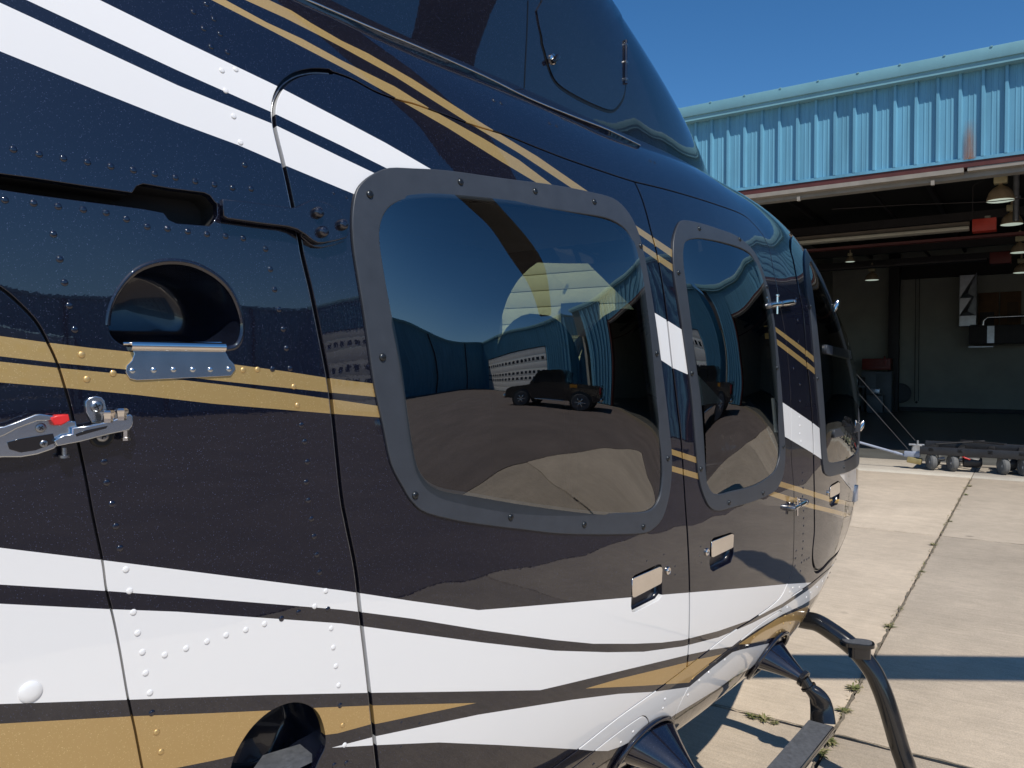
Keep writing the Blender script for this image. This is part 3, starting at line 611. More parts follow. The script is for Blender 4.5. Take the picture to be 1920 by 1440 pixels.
# ---- crew window sliding rails
def rail(p0, p1, hpx, mat, parent):
    (x0, y0), (x1, y1) = p0, p1; n = 6; u0 = []; 
    up = [(x0+(x1-x0)*i/n, y0+(y1-y0)*i/n-hpx/2) for i in range(n+1)]; dn = [(x0+(x1-x0)*i/n, y0+(y1-y0)*i/n+hpx/2) for i in range(n, -1, -1)]
    return shape('window_rail', up+dn, mat, parent, off=.016, rim=.016, bev=.0015)
rail((1541, 655), (1588, 666), 15, FRAME, crewd); rail((1556, 813), (1605, 801), 14, FRAME, crewd)
# static vent / lamp bits seen against the hangar at the nose edge
for p, col, r in (((1558, 572), CHROME, .009), ((1608, 797), CHROME, .010)):
    u = uv(*p); P_, N_ = s3(u[0], u[1], .01)
    o = lathe('outside_air_probe', [(.001, -.03), (r*.6, -.028), (r, -.012), (r, .004), (r*.6, .016), (.001, .02)], col, heli, P_+Vector((0, .03, 0)), Vector((.2, .3, .9)), 14, 30)
u = uv(1603, 925); P_, N_ = s3(u[0], u[1], .006)
box('nose_vent', P_+Vector((-.004, .0, 0)), (.012, .05, .07), WHITE, heli, bev=.003)
# ---- engine cowling above the roof
CW = dict(w0=.612, w1=-.02, y0=2.894, y1=1.069, y2=2.607, L=1.095, e=2.345)
def cow(z, q):
    """q 0..1 runs round the front from the flank (0) to the centreline (1); q<0 runs aft along the flank"""
    h = z-2.2; wd = CW['w0']-CW['w1']*h; Yn = CW['y0']-CW['y1']*h-CW['y2']*h*h if h < .62 else CW['y0']-CW['y1']*.62-CW['y2']*.62**2-3.0*(h-.62); Ya = Yn-CW['L']
    if q < 0: return Vector((wd*(1+.16*q), Ya+q*3.6, z))
    a = q*math.pi/2; return Vector((wd*math.cos(a)**(2/CW['e']), Ya+CW['L']*math.sin(a)**(2/CW['e']), z))
QS = [-1+.1*i for i in range(10)]+[(i/26) for i in range(27)]; ZS = [2.02+.03*i for i in range(28)]
def cow_mesh(sgn):
    vs = []; fs = []
    for z in ZS:
        for q in QS: p = cow(z, q); vs.append((p.x*sgn, p.y, p.z))
    for r in range(1, 6):                     # top rolls over
        a = r/5*math.pi/2
        for q in QS: p = cow(ZS[-1], q); k = max(0, 1-.5*(1-math.cos(a))*1.0); vs.append((p.x*k*sgn, p.y-.25*(1-k), p.z+.10*math.sin(a)))
    for q in QS: p = cow(ZS[-1], q); vs.append((0, p.y-.15, p.z+.11))
    n = len(QS); m = len(vs)//n
    for i in range(m-1):
        for j in range(n-1):
            a = i*n+j; f = (a, a+1, a+1+n, a+n); fs.append(f if sgn < 0 else f[::-1])
    return vs, fs
vs, fs = cow_mesh(1); 
cvs = [Vector(v) for v in vs]
CBVH = BVHTree.FromPolygons(cvs, fs)
v2, f2 = cow_mesh(-1); nb = len(vs)
bmc = bmesh.new(); bv = [bmc.verts.new(v) for v in vs+v2]
for f in fs+[tuple(i+nb for i in f) for f in f2]:
    try: bmc.faces.new([bv[i] for i in f])
    except ValueError: pass
bmesh.ops.remove_doubles(bmc, verts=bmc.verts, dist=1e-4); bmesh.ops.recalc_face_normals(bmc, faces=bmc.faces)
cowl = bm_obj('engine_cowling', bmc, NAVY, heli, smooth=True)
def chit(px, py):
    for k in range(60):                   # slide inwards if the outline misses the cowling
        loc, n, i, d = CBVH.ray_cast(CAM, ray(px, py))
        if loc is not None: break
        px -= 2
    if n.dot(ray(px, py)) > 0: n = -n
    return loc, n
def cow_ribbon(name, px, wd, off, mat, k=4):
    L = smooth2(px, k); pts = [chit(*p) for p in L]; vs = []; fs = []
    for i, (p, n) in enumerate(pts):
        t = (pts[min(i+1, len(pts)-1)][0]-pts[max(i-1, 0)][0]).normalized(); b = n.cross(t).normalized()
        for q in (-1, 1): vs.append(p+b*q*wd/2+n*off)
    for i in range(len(pts)-1): fs.append((2*i, 2*i+1, 2*i+3, 2*i+2))
    return mesh_obj(name, vs, fs, mat, cowl, smooth=True)
cow_ribbon('panel_joint', [(990, 1), (988, 60), (985, 120), (983, 165)], .0035, .0006, SEAMB)
DOOR = [(1016, 1), (1015, 70), (1020, 95), (1030, 130), (1045, 157), (1080, 180), (1120, 199), (1143, 206), (1155, 200), (1166, 182), (1171, 155), (1170, 110), (1168, 78), (1166, 30), (1160, 1)]
def cow_patch(name, px, off, mat, th=.003, stepx=12):
    o = smooth2(px, 3, True); oo = np.array(o); g = [(x, y) for x in np.arange(oo[:, 0].min(), oo[:, 0].max(), stepx) for y in np.arange(max(1, oo[:, 1].min()), oo[:, 1].max(), stepx)]
    g = np.array(g); g = g[in_poly(g, oo) & (dist_poly(g, o+[o[0]]) > 3)]
    v_, t_ = cdt(list(map(tuple, g)), [o], []); c = np.array([(v_[a]+v_[b]+v_[d])/3 for a, b, d in t_]); t_ = [t for t, k in zip(t_, in_poly(c, oo)) if k]
    H = [chit(x, max(y, .5)) for x, y in v_]; vs = [p+n*off for p, n in H]; n0 = len(vs)
    bm = bmesh.new(); B = [bm.verts.new(v) for v in vs]
    for t in t_: bm.faces.new([B[i] for i in t])
    bmesh.ops.recalc_face_normals(bm, faces=bm.faces)
    be = [e for e in bm.edges if e.is_boundary]; r = bmesh.ops.extrude_edge_only(bm, edges=be)
    nn = {tuple(round(c, 5) for c in (p+n*off)): n for p, n in H}
    for v in [g_ for g_ in r['geom'] if isinstance(g_, bmesh.types.BMVert)]:
        n = nn.get(tuple(round(c, 5) for c in v.co), Vector((1, 0, 0))); v.co -= n*(th+off)
    return bm_obj(name, bm, mat, cowl, smooth=True, angle=35)
cow_ribbon('door_joint', [(1016, 1), (1015, 70), (1020, 95), (1030, 130), (1045, 158), (1080, 182), (1120, 201), (1143, 208), (1156, 202), (1168, 183), (1173, 155)], .010, .0006, SEAMB)
cow_patch('access_door', DOOR, .003, NAVY)
p, n = chit(1034, 112); lathe('door_catch', [(.012, 0), (.012, .006), (.007, .009), (.001, .009)], CHROME, cowl, p, n, 16, 30); box('catch_lever', p+n*.012, (.008, .034, .010), BLACKM, cowl, rot=Matrix.Rotation(.7, 3, 'X'), bev=.002)
hp = [chit(1170, 78+i*8) for i in range(11)]
tube('door_hinge', [p+n*.005 for p, n in hp], .0055, NAVY, cowl, 10)
for i in (1, 5, 9): lathe('hinge_screw', [(.006, 0), (.006, .009), (.001, .011)], STEEL, cowl, hp[i][0], hp[i][1], 12, 30)
# ---- rain gutter along the cowling foot
low = smooth2(UV([(470, 0), (560, 38), (640, 67), (740, 105), (827, 140), (923, 176), (1007, 209), (1107, 250), (1170, 278), (1200, 290)]), 5)
lowp = [s3(q[0], q[1], .0) for q in low]
extra = [Vector((lowp[0][0].x, lowp[0][0].y-1.9+.19*i, lowp[0][0].z)) for i in range(10)]
toppx = smooth2([(462, -46), (577, 0), (640, 27), (700, 53), (790, 90), (907, 142), (990, 183), (1073, 217), (1140, 243), (1200, 272)], 5)
tp = []
for (x, y), (lp_, ln_) in zip(toppx, lowp):
    tp.append(on_plane(x, y, (1, 0, 0), lp_.x-.018))
vs = []; sec = []
for (lp_, ln_), t in zip(lowp, tp):
    t = Vector((t.x, lp_.y, max(t.z, lp_.z+.006))) if False else t
    a = lp_-ln_*.004; c = t; b = a.lerp(c, .4)-Vector((.012, 0, 0)); d = c+Vector((-.006, 0, .001)); e = d+Vector((-.002, 0, -.03)); f = e+Vector((-.10, 0, 0))
    sec.append([a, a.lerp(b, .5)-Vector((.002, 0, 0)), b, b.lerp(c, .6)-Vector((.001, 0, 0)), c, d, e, f])
sec = [[q+Vector((0, -1.9, 0)) for q in sec[0]]]+sec
m = len(sec[0]); vs = [q for s_ in sec for q in s_]; fs = [(i*m+j, (i+1)*m+j, (i+1)*m+j+1, i*m+j+1) for i in range(len(sec)-1) for j in range(m-1)]
fs.append(tuple((len(sec)-1)*m+j for j in range(m)))
tube('gutter_lip', [s_[4] for s_ in sec], .002, ALU, heli, 8)
g_ = mesh_obj('rain_gutter', vs, fs, NAVY, heli, smooth=True); g_.data.set_sharp_from_angle(angle=math.radians(50))
for px in [(594, 28), (615, 33), (640, 43), (662, 53)]:
    p = on_plane(*px, (1, 0, 0), tp[0].x-.0)
    lathe('gutter_screw', [(.004, -.004), (.004, .002), (.002, .003)], STEEL, heli, p, (1, 0, .2), 10, 30)

# ---- main rotor
hub = Vector((0, .74, 3.08)); rd = Vector((math.sin(math.radians(51.7)), math.cos(math.radians(51.7)), 0))
BLADE = base_mat('blade_grey', (.055, .052, .05), .35, coat=.3, noise=(6, .25)); 
rot = empty('main_rotor', (0, 0, 0), parent=heli)
lathe('rotor_mast', [(.09, 2.6), (.06, 2.8), (.055, 3.14), (.03, 3.16)], STEEL, rot, (0, .80, 0), (0, 0, 1), 20)
lathe('rotor_hub', [(.02, 3.0), (.15, 3.02), (.17, 3.08), (.12, 3.13), (.02, 3.15)], BLACKM, rot, (0, .80, 0), (0, 0, 1), 24)
def blade(sg):
    d = rd*sg; c = Vector((-d.y, d.x, 0)); vs = []; fs = []
    prof = [(-.25, 0), (-.22, .016), (-.12, .026), (0, .028), (.2, .018), (.5, .006), (.75, .001), (.5, -.004), (.2, -.008), (0, -.011), (-.12, -.011), (-.22, -.009)]
    ss = [.25, .6, .9, 1.4, 2.2, 3.2, 4.2, 5.2, 5.7, 5.88, 5.92]; ch = [.10, .16, .33, .335, .335, .335, .335, .335, .335, .30, .20]
    for s_, k in zip(ss, ch):
        for x, z in prof: vs.append(hub+d*s_+c*(x*k)*(1 if sg > 0 else 1)+Vector((0, 0, z*k*1.1-.10*(s_/5.3)**2*1.6)))
    n = len(prof)
    for i in range(len(ss)-1):
        for j in range(n): a = i*n+j; b = i*n+(j+1) % n; fs.append((a, b, b+n, a+n))
    fs += [tuple(range(n-1, -1, -1)), tuple(range((len(ss)-1)*n, len(ss)*n))]
    o = mesh_obj('rotor_blade', vs, fs, BLADE, rot, smooth=True); o.data.set_sharp_from_angle(angle=math.radians(50))
blade(1); blade(-1)

# ---- tail boom and fin (behind the photographer's left shoulder)
tube('tail_boom', [(0, -1.6, 1.66), (0, -3, 1.7), (0, -5.5, 1.78), (0, -7.2, 1.85)], [.30, .24, .17, .13], NAVY, heli, 24)
box('tail_fin', (0, -7.2, 2.1), (.06, .7, 1.5), NAVY, heli, rot=Matrix.Rotation(-.35, 3, 'X'), bev=.02)

# ---- landing gear: cross tubes, skids
GEAR = base_mat('gear_black', (.010, .010, .011), .16, coat=.5, noise=(14, .3), bump=(90, .15, .0006))
cpx = [(1507, 1162), (1533, 1168), (1564, 1187), (1591, 1207), (1613, 1228), (1636, 1258), (1651, 1289), (1664, 1324), (1676, 1364), (1687, 1402), (1700, 1440)]
ct = [at_y(x, y, 2.95) for x, y in cpx]
e_ = ct[-1]; q_ = ct[0]+(ct[0]-ct[1])*1.6; pts = [Vector((0, 2.95, q_.z+.05)), Vector((.40, 2.95, q_.z+.035)), q_]+ct+[e_+Vector((.015, 0, -.07)), Vector((e_.x+.035, 2.95, .05))]
tube('cross_tube', spline(pts, 5), .033, GEAR, heli, 20)
pl_ = [Vector((-p.x, p.y, p.z)) for p in pts]; tube('cross_tube', spline(pl_, 5), .030, GEAR, heli, 20)
skx = e_.x+.035
for sg in (1, -1):
    tube('skid', spline([(sg*skx, -.4, .05), (sg*skx, .5, .05), (sg*skx, 2.6, .05), (sg*skx, 2.98, .05), (sg*skx, 3.03, .05)], 5), .042, GEAR, heli, 20)
    tube('cross_tube', spline([Vector((sg*(p.x+.02), .45, p.z)) for p in pts], 4), .032, GEAR, heli, 18)
# pad clamped on the cross tube
c = at_y(1607, 1203, 2.93); q = ct[4]
bm = bmesh.new()
def rrect(bm, c, L, W, r, z0, z1, rot):
    pts = []
    for cx, cy, a0 in ((L/2-r, W/2-r, 0), (-L/2+r, W/2-r, 90), (-L/2+r, -W/2+r, 180), (L/2-r, -W/2+r, 270)):
        for k in range(6): a = math.radians(a0+18*k); pts.append(rot @ Vector((cx+r*math.cos(a), cy+r*math.sin(a), 0)))
    lo = [bm.verts.new(c+p+Vector((0, 0, z0))) for p in pts]; hi = [bm.verts.new(c+p+Vector((0, 0, z1))) for p in pts]; n = len(pts)
    for i in range(n): bm.faces.new((lo[i], lo[(i+1) % n], hi[(i+1) % n], hi[i]))
    bm.faces.new(hi); bm.faces.new(lo[::-1])
Rz = Matrix.Rotation(math.radians(20), 3, 'Z')
rrect(bm, c, .115, .075, .03, -.012, 0, Rz); pad = bm_obj('step_pad', bm, GEAR, heli, smooth=True, angle=40)
bm = bmesh.new(); rrect(bm, c, .098, .058, .024, .0005, .003, Rz); bm_obj('pad_tread', bm, GRIP, pad, smooth=True, angle=40)
bm = bmesh.new(); rrect(bm, c+Vector((.008, 0, 0)), .075, .06, .02, -.052, -.012, Rz); bm_obj('pad_bracket', bm, BLACKM, pad, smooth=True, angle=40)

# ---- passenger step: two faired arms and a tread plank
def arm(base_px, base_c, tip_px, zt_, mid_px, Ystep, nm='step_arm'):
    u_ = uv(*base_px); bp, bn = s3(*u_, -.01)
    return bp, bn
Zs = .45
f0 = at_z(1518, 1346, Zs); f1 = at_z(1563, 1364, Zs)
stepY = (f0.y+f1.y)/2; x0, x1 = f0.x, f1.x
# px of the cone: base ellipse on the skin, neck, tube, flattened foot
def cone_arm(base_px, Yc, parent, px_mid=None):
    base = [s3(*uv(*p), .001)[0] for p in base_px]; cb = sum(base, Vector())/len(base)
    foot = Vector(((x0+x1)/2, Yc-.01, Zs+.005))
    return base, cb, foot
base_px = [(1471, 1192), (1455, 1199), (1436, 1214), (1420, 1234), (1408, 1255), (1405, 1262), (1412, 1264), (1425, 1256), (1442, 1243), (1458, 1226), (1468, 1210), (1473, 1198)]
def hit_or(p):
    loc, nrm, idx, d = BVH.ray_cast(CAM, ray(*p)); return loc
bc_u = uv(1440, 1226); 
def make_arm(Yo, Ystep_, sgn_end):
    """cone fairing from the skin, round neck, then an aerofoil arm curving down to the plank"""
    a0 = s3(bc_u[0]+Yo, bc_u[1], -.02); ax0 = a0[0]
    neck = at_y(1507, 1273, a0[0].y+.02) if Yo == 0 else None
    return a0
neckp = on_plane(1506, 1272, (0, 1, 0), 2.46); n2 = on_plane(1521, 1288, (0, 1, 0), 2.47)
n2 = on_plane(1516, 1288, (0, 1, 0), 2.465); k1 = on_plane(1532, 1304, (0, 1, 0), 2.475); k2 = on_plane(1540, 1323, (0, 1, 0), 2.478); k3 = on_plane(1543, 1356, (0, 1, 0), stepY+.014)
def arm_geo(dy):
    D = Vector((0, dy, 0)); cone_c = s3(*uv(1444, 1228), -.03)[0]
    par = tube('step_arm', [p+D for p in spline([neckp, n2, k1, k2, k3], 5)], [.0185]*6+[.0195, .0215, .024, .026, .028, .030, .0315, .033, .034, .035, .036, .037, .038, .039, .039][:15], GEAR, heli, 20,
               flat=[1]*6+[.95, .9, .85, .8, .75, .7, .65, .6, .55, .5, .45, .42, .42, .42, .42][:15], ref=(0, 1, 0))
    ax = (neckp-cone_c); vs = []; fs = []; seg = 28; R = 9
    N0 = s3(*uv(1444, 1228))[1]
    for r in range(R+1):
        t = r/R; cpt = cone_c.lerp(neckp, t); rad = .022+(.085-.022)*(1-t)**1.15
        e1 = Vector((0, 1, 0)); e2 = ax.normalized().cross(e1).normalized()
        for k in range(seg):
            a = 2*math.pi*k/seg; vs.append(cpt+D+e1*(math.cos(a)*rad*(.95+.35*(1-t)))+e2*(math.sin(a)*rad*.72))
    for r in range(R):
        for k in range(seg): a = r*seg+k; b = r*seg+(k+1) % seg; fs.append((a, b, b+seg, a+seg))
    cf = mesh_obj('arm_fairing', vs, fs, NAVY, heli, smooth=True)
    lathe('clamp_ring', [(.0215, -.008), (.0265, -.006), (.0265, .006), (.0215, .008)], GEAR, heli, neckp+D, ax, 20, 40)
    lathe('clamp_ring', [(.0215, -.004), (.0245, -.003), (.0245, .003), (.0215, .004)], GEAR, heli, n2+D, n2-neckp, 20, 40)
    # flange on the skin
    fl = []
    for k in range(40):
        a = 2*math.pi*k/40; u_, v_ = uv(1440, 1229); q = (u_+dy+.125*math.cos(a)-.015*math.sin(a), v_+.075*math.sin(a)); fl.append(s3(q[0], q[1], .006)[0])
    tube('fairing_flange', fl+[fl[0]], .007, NAVY, heli, 8, cap=False)
arm_geo(0); arm_geo(-.78)
# plank
xs0, xs1 = x0, x1; ya, yb = stepY+.005, stepY-.80
bm = bmesh.new(); box_bm(bm, ((xs0+xs1)/2, (ya+yb)/2, Zs-.012), (xs1-xs0, ya-yb, .022), bev=.006); stp = bm_obj('passenger_step', bm, GEAR, heli, smooth=True, angle=40)
box('step_tread', ((xs0+xs1)/2, (ya+yb)/2-.004, Zs+.0005), (xs1-xs0-.008, ya-yb-.02, .003), GRIP, stp)

# ---- cabin interior glimpsed through the tinted panes
CAB = base_mat('cabin_leather', (.035, .03, .026), .6, noise=(12, .3))
box('cabin_floor', (0, 1.9, .86), (1.4, 3.2, .04), INNER, heli); box('cabin_bulkhead', (0, .73, 1.40), (1.20, .04, 1.15), INNER, heli)
box('cabin_roof_lining', (0, 1.7, 2.07), (1.0, 1.9, .03), INNER, heli)
for (x, y, r) in ((.27, .95, 0), (-.27, .95, 0)):
    s_ = empty('cabin_seat', (x, y, .78 if y > 2 else .9), r, parent=heli)
    box('seat_cushion', (0, .22, .25), (.44, .44, .14), CAB, s_, bev=.03); box('seat_back', (0, 0, .58), (.44, .12, .62), CAB, s_, rot=Matrix.Rotation(.12, 3, 'X'), bev=.03); box('seat_base', (0, .2, .09), (.36, .36, .18), INNER, s_, bev=.01)

SEATM = base_mat('seat_black_leather', (.014, .014, .015), .55, noise=(14, .3))
for xc in (-.25, .18):
    s_ = empty('crew_seat', (xc, 2.52, .9), 0, parent=heli)
    pr = [(-.20, .10), (-.20, .62)]+[(-.20*math.cos(a*math.pi/14), .62+.25*math.sin(a*math.pi/14)) for a in range(1, 14)]+[(.20, .62), (.20, .10)]
    bm = bmesh.new(); A = [bm.verts.new((x, -.05, z)) for x, z in pr]; B = [bm.verts.new((x, .05, z)) for x, z in pr]; n = len(pr)
    for i in range(n): bm.faces.new((A[i], A[(i+1) % n], B[(i+1) % n], B[i]))
    bm.faces.new(A[::-1]); bm.faces.new(B); bmesh.ops.recalc_face_normals(bm, faces=bm.faces); bmesh.ops.bevel(bm, geom=[e for e in bm.edges if abs(e.verts[0].co.y-e.verts[1].co.y) < 1e-6], offset=.018, segments=2, affect='EDGES')
    bm_obj('seat_back', bm, SEATM, s_, smooth=True, angle=50)
    box('seat_cushion', (0, .26, .18), (.40, .44, .14), SEATM, s_, bev=.03)
# ================================================================== APRON AND HANGARS (frame of the hangar front: T right along it, P away from the camera, z up)
HA = math.radians(4.3); HM = Matrix.Translation((CAM.x, CAM.y, 0)) @ Matrix.Rotation(-(-HA), 4, 'Z')
HMI = HM.inverted()
def hw(T, P, z=0): return HM @ Vector((T, P, z))
def at_P(px, py, P):
    """photo pixel -> (T, P, z) on the plane at distance P"""
    o = HMI @ CAM; r = HMI.to_3x3() @ ray(px, py); t = (P-o.y)/r.y; return o+r*t
def at_g(px, py, z=0): return HMI @ at_z(px, py, z)
def local(o):
    """place a top-level thing in the hangar frame"""
    o.matrix_world = HM @ o.matrix_basis; return o

# ---- concrete of the apron: broom-finished, stained slabs
def concrete(name, col, seed=0., dark=.82, broom=1.0):
    m = bpy.data.materials.new(name); m.use_nodes = True; t = m.node_tree; p = t.nodes['Principled BSDF']; p.inputs['Roughness'].default_value = .85
    tc = nd(t, 'ShaderNodeTexCoord'); mp = nd(t, 'ShaderNodeMapping'); oi = nd(t, 'ShaderNodeObjectInfo')
    geo = nd(t, 'ShaderNodeNewGeometry'); t.links.new(geo.outputs['Position'], mp.inputs[0]); mp.inputs['Location'].default_value = (seed, seed, 0); mp.inputs['Rotation'].default_value = (0, 0, -HA)
    big = nd(t, 'ShaderNodeTexNoise', Scale=.9, Detail=7.0, Roughness=.62); med = nd(t, 'ShaderNodeTexNoise', Scale=7.0, Detail=8.0, Roughness=.7); fin = nd(t, 'ShaderNodeTexNoise', Scale=170.0, Detail=3.0, Roughness=.7)
    st = nd(t, 'ShaderNodeMapping'); st.inputs['Scale'].default_value = (1.1, 16, 1); t.links.new(mp.outputs[0], st.inputs[0]); brm = nd(t, 'ShaderNodeTexNoise', Scale=2.6, Detail=7.0, Roughness=.72); t.links.new(st.outputs[0], brm.inputs['Vector'])
    for n in (big, med, fin): t.links.new(mp.outputs[0], n.inputs['Vector'])
    def rng(src, lo, hi, a, b):
        r = nd(t, 'ShaderNodeMapRange'); r.inputs['From Min'].default_value = lo; r.inputs['From Max'].default_value = hi; r.inputs['To Min'].default_value = a; r.inputs['To Max'].default_value = b; t.links.new(src, r.inputs['Value']); return r.outputs[0]
    def mul(a, b):
        x = nd(t, 'ShaderNodeMath', operation='MULTIPLY'); t.links.new(a, x.inputs[0]); t.links.new(b, x.inputs[1]); return x.outputs[0]
    f = mul(mul(rng(big.outputs['Fac'], .3, .7, dark, 1.08), rng(med.outputs['Fac'], .3, .75, .88, 1.10)), mul(rng(fin.outputs['Fac'], .3, .7, .80, 1.18), rng(brm.outputs['Fac'], .3, .7, 1-.13*broom, 1+.11*broom)))
    vor = nd(t, 'ShaderNodeTexVoronoi', Scale=1.15); t.links.new(mp.outputs[0], vor.inputs['Vector']); spot = rng(vor.outputs['Distance'], .02, .05, .62, 1.0); f = mul(f, spot)
    tone = mul(f, rng(oi.outputs['Random'], 0, 1, .95, 1.04))
    cm = nd(t, 'ShaderNodeMix', data_type='RGBA', blend_type='MULTIPLY'); cm.inputs[0].default_value = 1; cm.inputs[6].default_value = (*col, 1); t.links.new(tone, cm.inputs[7])
    t.links.new(cm.outputs[2], p.inputs['Base Color'])
    b = nd(t, 'ShaderNodeBump', Strength=.55, Distance=.004); ad = nd(t, 'ShaderNodeMath', operation='ADD'); t.links.new(fin.outputs['Fac'], ad.inputs[0]); t.links.new(brm.outputs['Fac'], ad.inputs[1]); t.links.new(ad.outputs[0], b.inputs['Height']); t.links.new(b.outputs[0], p.inputs['Normal'])
    return m
CONC = concrete('apron_concrete', (.53, .437, .330)); CONC2 = concrete('hangar_threshold_concrete', (.42, .37, .30), 5, .85, .3); CONC3 = concrete('pale_strip_concrete', (.54, .49, .40), 9, .9, .3)
ASPH = concrete('brown_asphalt', (.19, .15, .13), 3., .75, .6)
SOIL = base_mat('joint_dirt', (.17, .14, .10), .95, noise=(25, .45), bump=(120, .5, .01))
FAR = concrete('far_ground_material', (.22, .19, .15), 13)
bm = bmesh.new(); box_bm(bm, (0, 0, -.55), (500, 500, 1)); gr = bm_obj('ground', bm, FAR); gr['kind'] = 'structure'
bm = bmesh.new(); box_bm(bm, (-4, -1, -.036), (24, 31, .02)); jb = local(bm_obj('joint_bed', bm, SOIL)); jb['kind'] = 'structure'
bm = bmesh.new(); box_bm(bm, (2.76+24, -4.5, -.02), (48, 35.4, .04)); ag = local(bm_obj('asphalt_pavement', bm, ASPH)); ag['kind'] = 'structure'
apron = empty('concrete_apron'); apron['kind'] = 'structure'; local(apron)
TE = [-14.48, -9.88, -5.28, -.68, 2.75]; PE = [-15, -10.37, -5.77, -1.17, 3.43, 8.06, 12.60]
def slab(name, t0, t1, p0, p1, mat, dz=0., g=.008, sub=0):
    bm = bmesh.new(); box_bm(bm, (0, 0, -.02), (t1-t0-2*g, p1-p0-2*g, .04), bev=.006)
    o = bm_obj(name, bm, mat, apron, smooth=True, angle=40); o.location = ((t0+t1)/2, (p0+p1)/2, dz); return o
for i in range(len(TE)-1):
    for j in range(len(PE)-1): slab('concrete_slab', TE[i], TE[i+1], PE[j], PE[j+1], CONC, random.uniform(-.002, .002), g=.009 if j != 4 else .006)
for i in range(len(TE)-1):
    slab('kerb_strip', TE[i], TE[i+1], 12.60, 12.95, CONC3, .001, .006); slab('threshold_slab', TE[i], TE[i+1], 12.95, 14.4, CONC2, .001, .004)
# hairline cracks: thin ragged grooves filled with dirt
def crack(pts, wd):
    L = []; 
    for a, b in zip(pts[:-1], pts[1:]):
        n = max(2, int((Vector(b)-Vector(a)).length/.05))
        for k in range(n): t = k/n; L.append((a[0]+(b[0]-a[0])*t+random.gauss(0, .005), a[1]+(b[1]-a[1])*t+random.gauss(0, .005)))
    vs = []; fs = []
    for i, p in enumerate(L):
        q = L[min(i+1, len(L)-1)]; o = L[max(i-1, 0)]; d = Vector((q[0]-o[0], q[1]-o[1], 0)).normalized(); n = Vector((-d.y, d.x, 0)); ww = wd*random.uniform(.3, 1.2)
        vs += [Vector((*p, .0045))+n*ww/2, Vector((*p, .0045))-n*ww/2]
    for i in range(len(L)-1): fs.append((2*i, 2*i+1, 2*i+3, 2*i+2))
    return mesh_obj('dirt_line', vs, fs, SOIL, apron)
crack([(-3.4, 3.43), (-.68, 3.43)], .018); crack([(-.68, 3.43), (1.2, 3.44)], .014); crack([(-.68, 8.06), (2.3, 8.07)], .012); crack([(-4, 8.06), (-.68, 8.05)], .010); crack([(-.68, -.5), (-.67, 12.5)], .016)

# ---- weeds in the joints
WEED = base_mat('weed_green', (.11, .125, .035), .8, noise=(30, .5)); WEEDY = base_mat('weed_dry', (.24, .205, .10), .85, noise=(40, .4))
def weed_mesh(nb, sz, seed, flat=.5):
    rr = random.Random(seed); vs = []; fs = []; mi = []
    for k in range(nb):
        a = rr.uniform(0, 6.28); L = sz*rr.uniform(.35, 1); wd = L*rr.uniform(.05, .11)+.0012; up = rr.uniform(.15, .8)*(1.2-flat)
        b0 = Vector((rr.gauss(0, sz*.18), rr.gauss(0, sz*.12), 0)); d = Vector((math.cos(a), math.sin(a), 0)); s_ = Vector((-d.y, d.x, 0)); i = len(vs)
        m1 = b0+d*L*.5+Vector((0, 0, L*up*.7)); tp_ = b0+d*L+Vector((0, 0, L*up*rr.uniform(.4, 1)))
        vs += [b0-s_*wd*.4, b0+s_*wd*.4, m1+s_*wd, m1-s_*wd, tp_]; fs += [(i, i+1, i+2, i+3), (i+3, i+2, i+4)]; g_ = 1 if rr.random() < .45 else 0; mi += [g_, g_]
    me = bpy.data.meshes.new('weed_tuft'); me.from_pydata(vs, [], fs); me.materials.append(WEED); me.materials.append(WEEDY); me.polygons.foreach_set('material_index', mi); me.update(); return me
WM = [weed_mesh(46, .075, s) for s in range(4)]
wl = [(1600, 1292, 1.0, 'largest tuft of yellow green weed in the slab joint beyond the bent step arm'),
      (1583, 1334, .8, 'weed tuft in the slab joint just below the largest one near the step'),
      (1668, 1175, .8, 'small weed tuft beside the slab joint above the rotor blade shadow'),
      (1750, 1022, .8, 'weed tuft halfway up the long slab joint on the sunny apron'),
      (1728, 1072, .6, 'little weed sprig in the joint below the tuft halfway up the apron'),
      (1552, 1392, 1.0, 'dense weeds growing in the joint beside the outer edge of the step'),
      (1538, 1412, 1.0, 'thick patch of weeds at the bottom of the joint beside the step tread'),
      (1432, 1350, .8, 'bright green weeds on the cross joint at the edge of the helicopter shadow'),
      (1410, 1344, .7, 'green weed at the shadow end of the cross joint under the helicopter'),
      (1452, 1356, .5, 'low green sprig right of the bright weeds on the cross joint'),
      (1783, 978, .5, 'far weed sprig low in the long joint before the hangar'),
      (1818, 912, .9, 'farthest weed tuft in the long joint near the hangar threshold'),
      (1812, 928, .8, 'second farthest weed tuft in the long joint near the hangar threshold')]
for i, (x, y, s_, lb) in enumerate(wl):
    o = bpy.data.objects.new('weed_tuft', WM[i % 4]); COL.objects.link(o); p = at_z(x, y, .003); o.location = p; o.rotation_euler = (0, 0, i*1.3); o.scale = (s_*.72,)*3; tag(o, lb, 'weed', 'weeds in the slab joints')
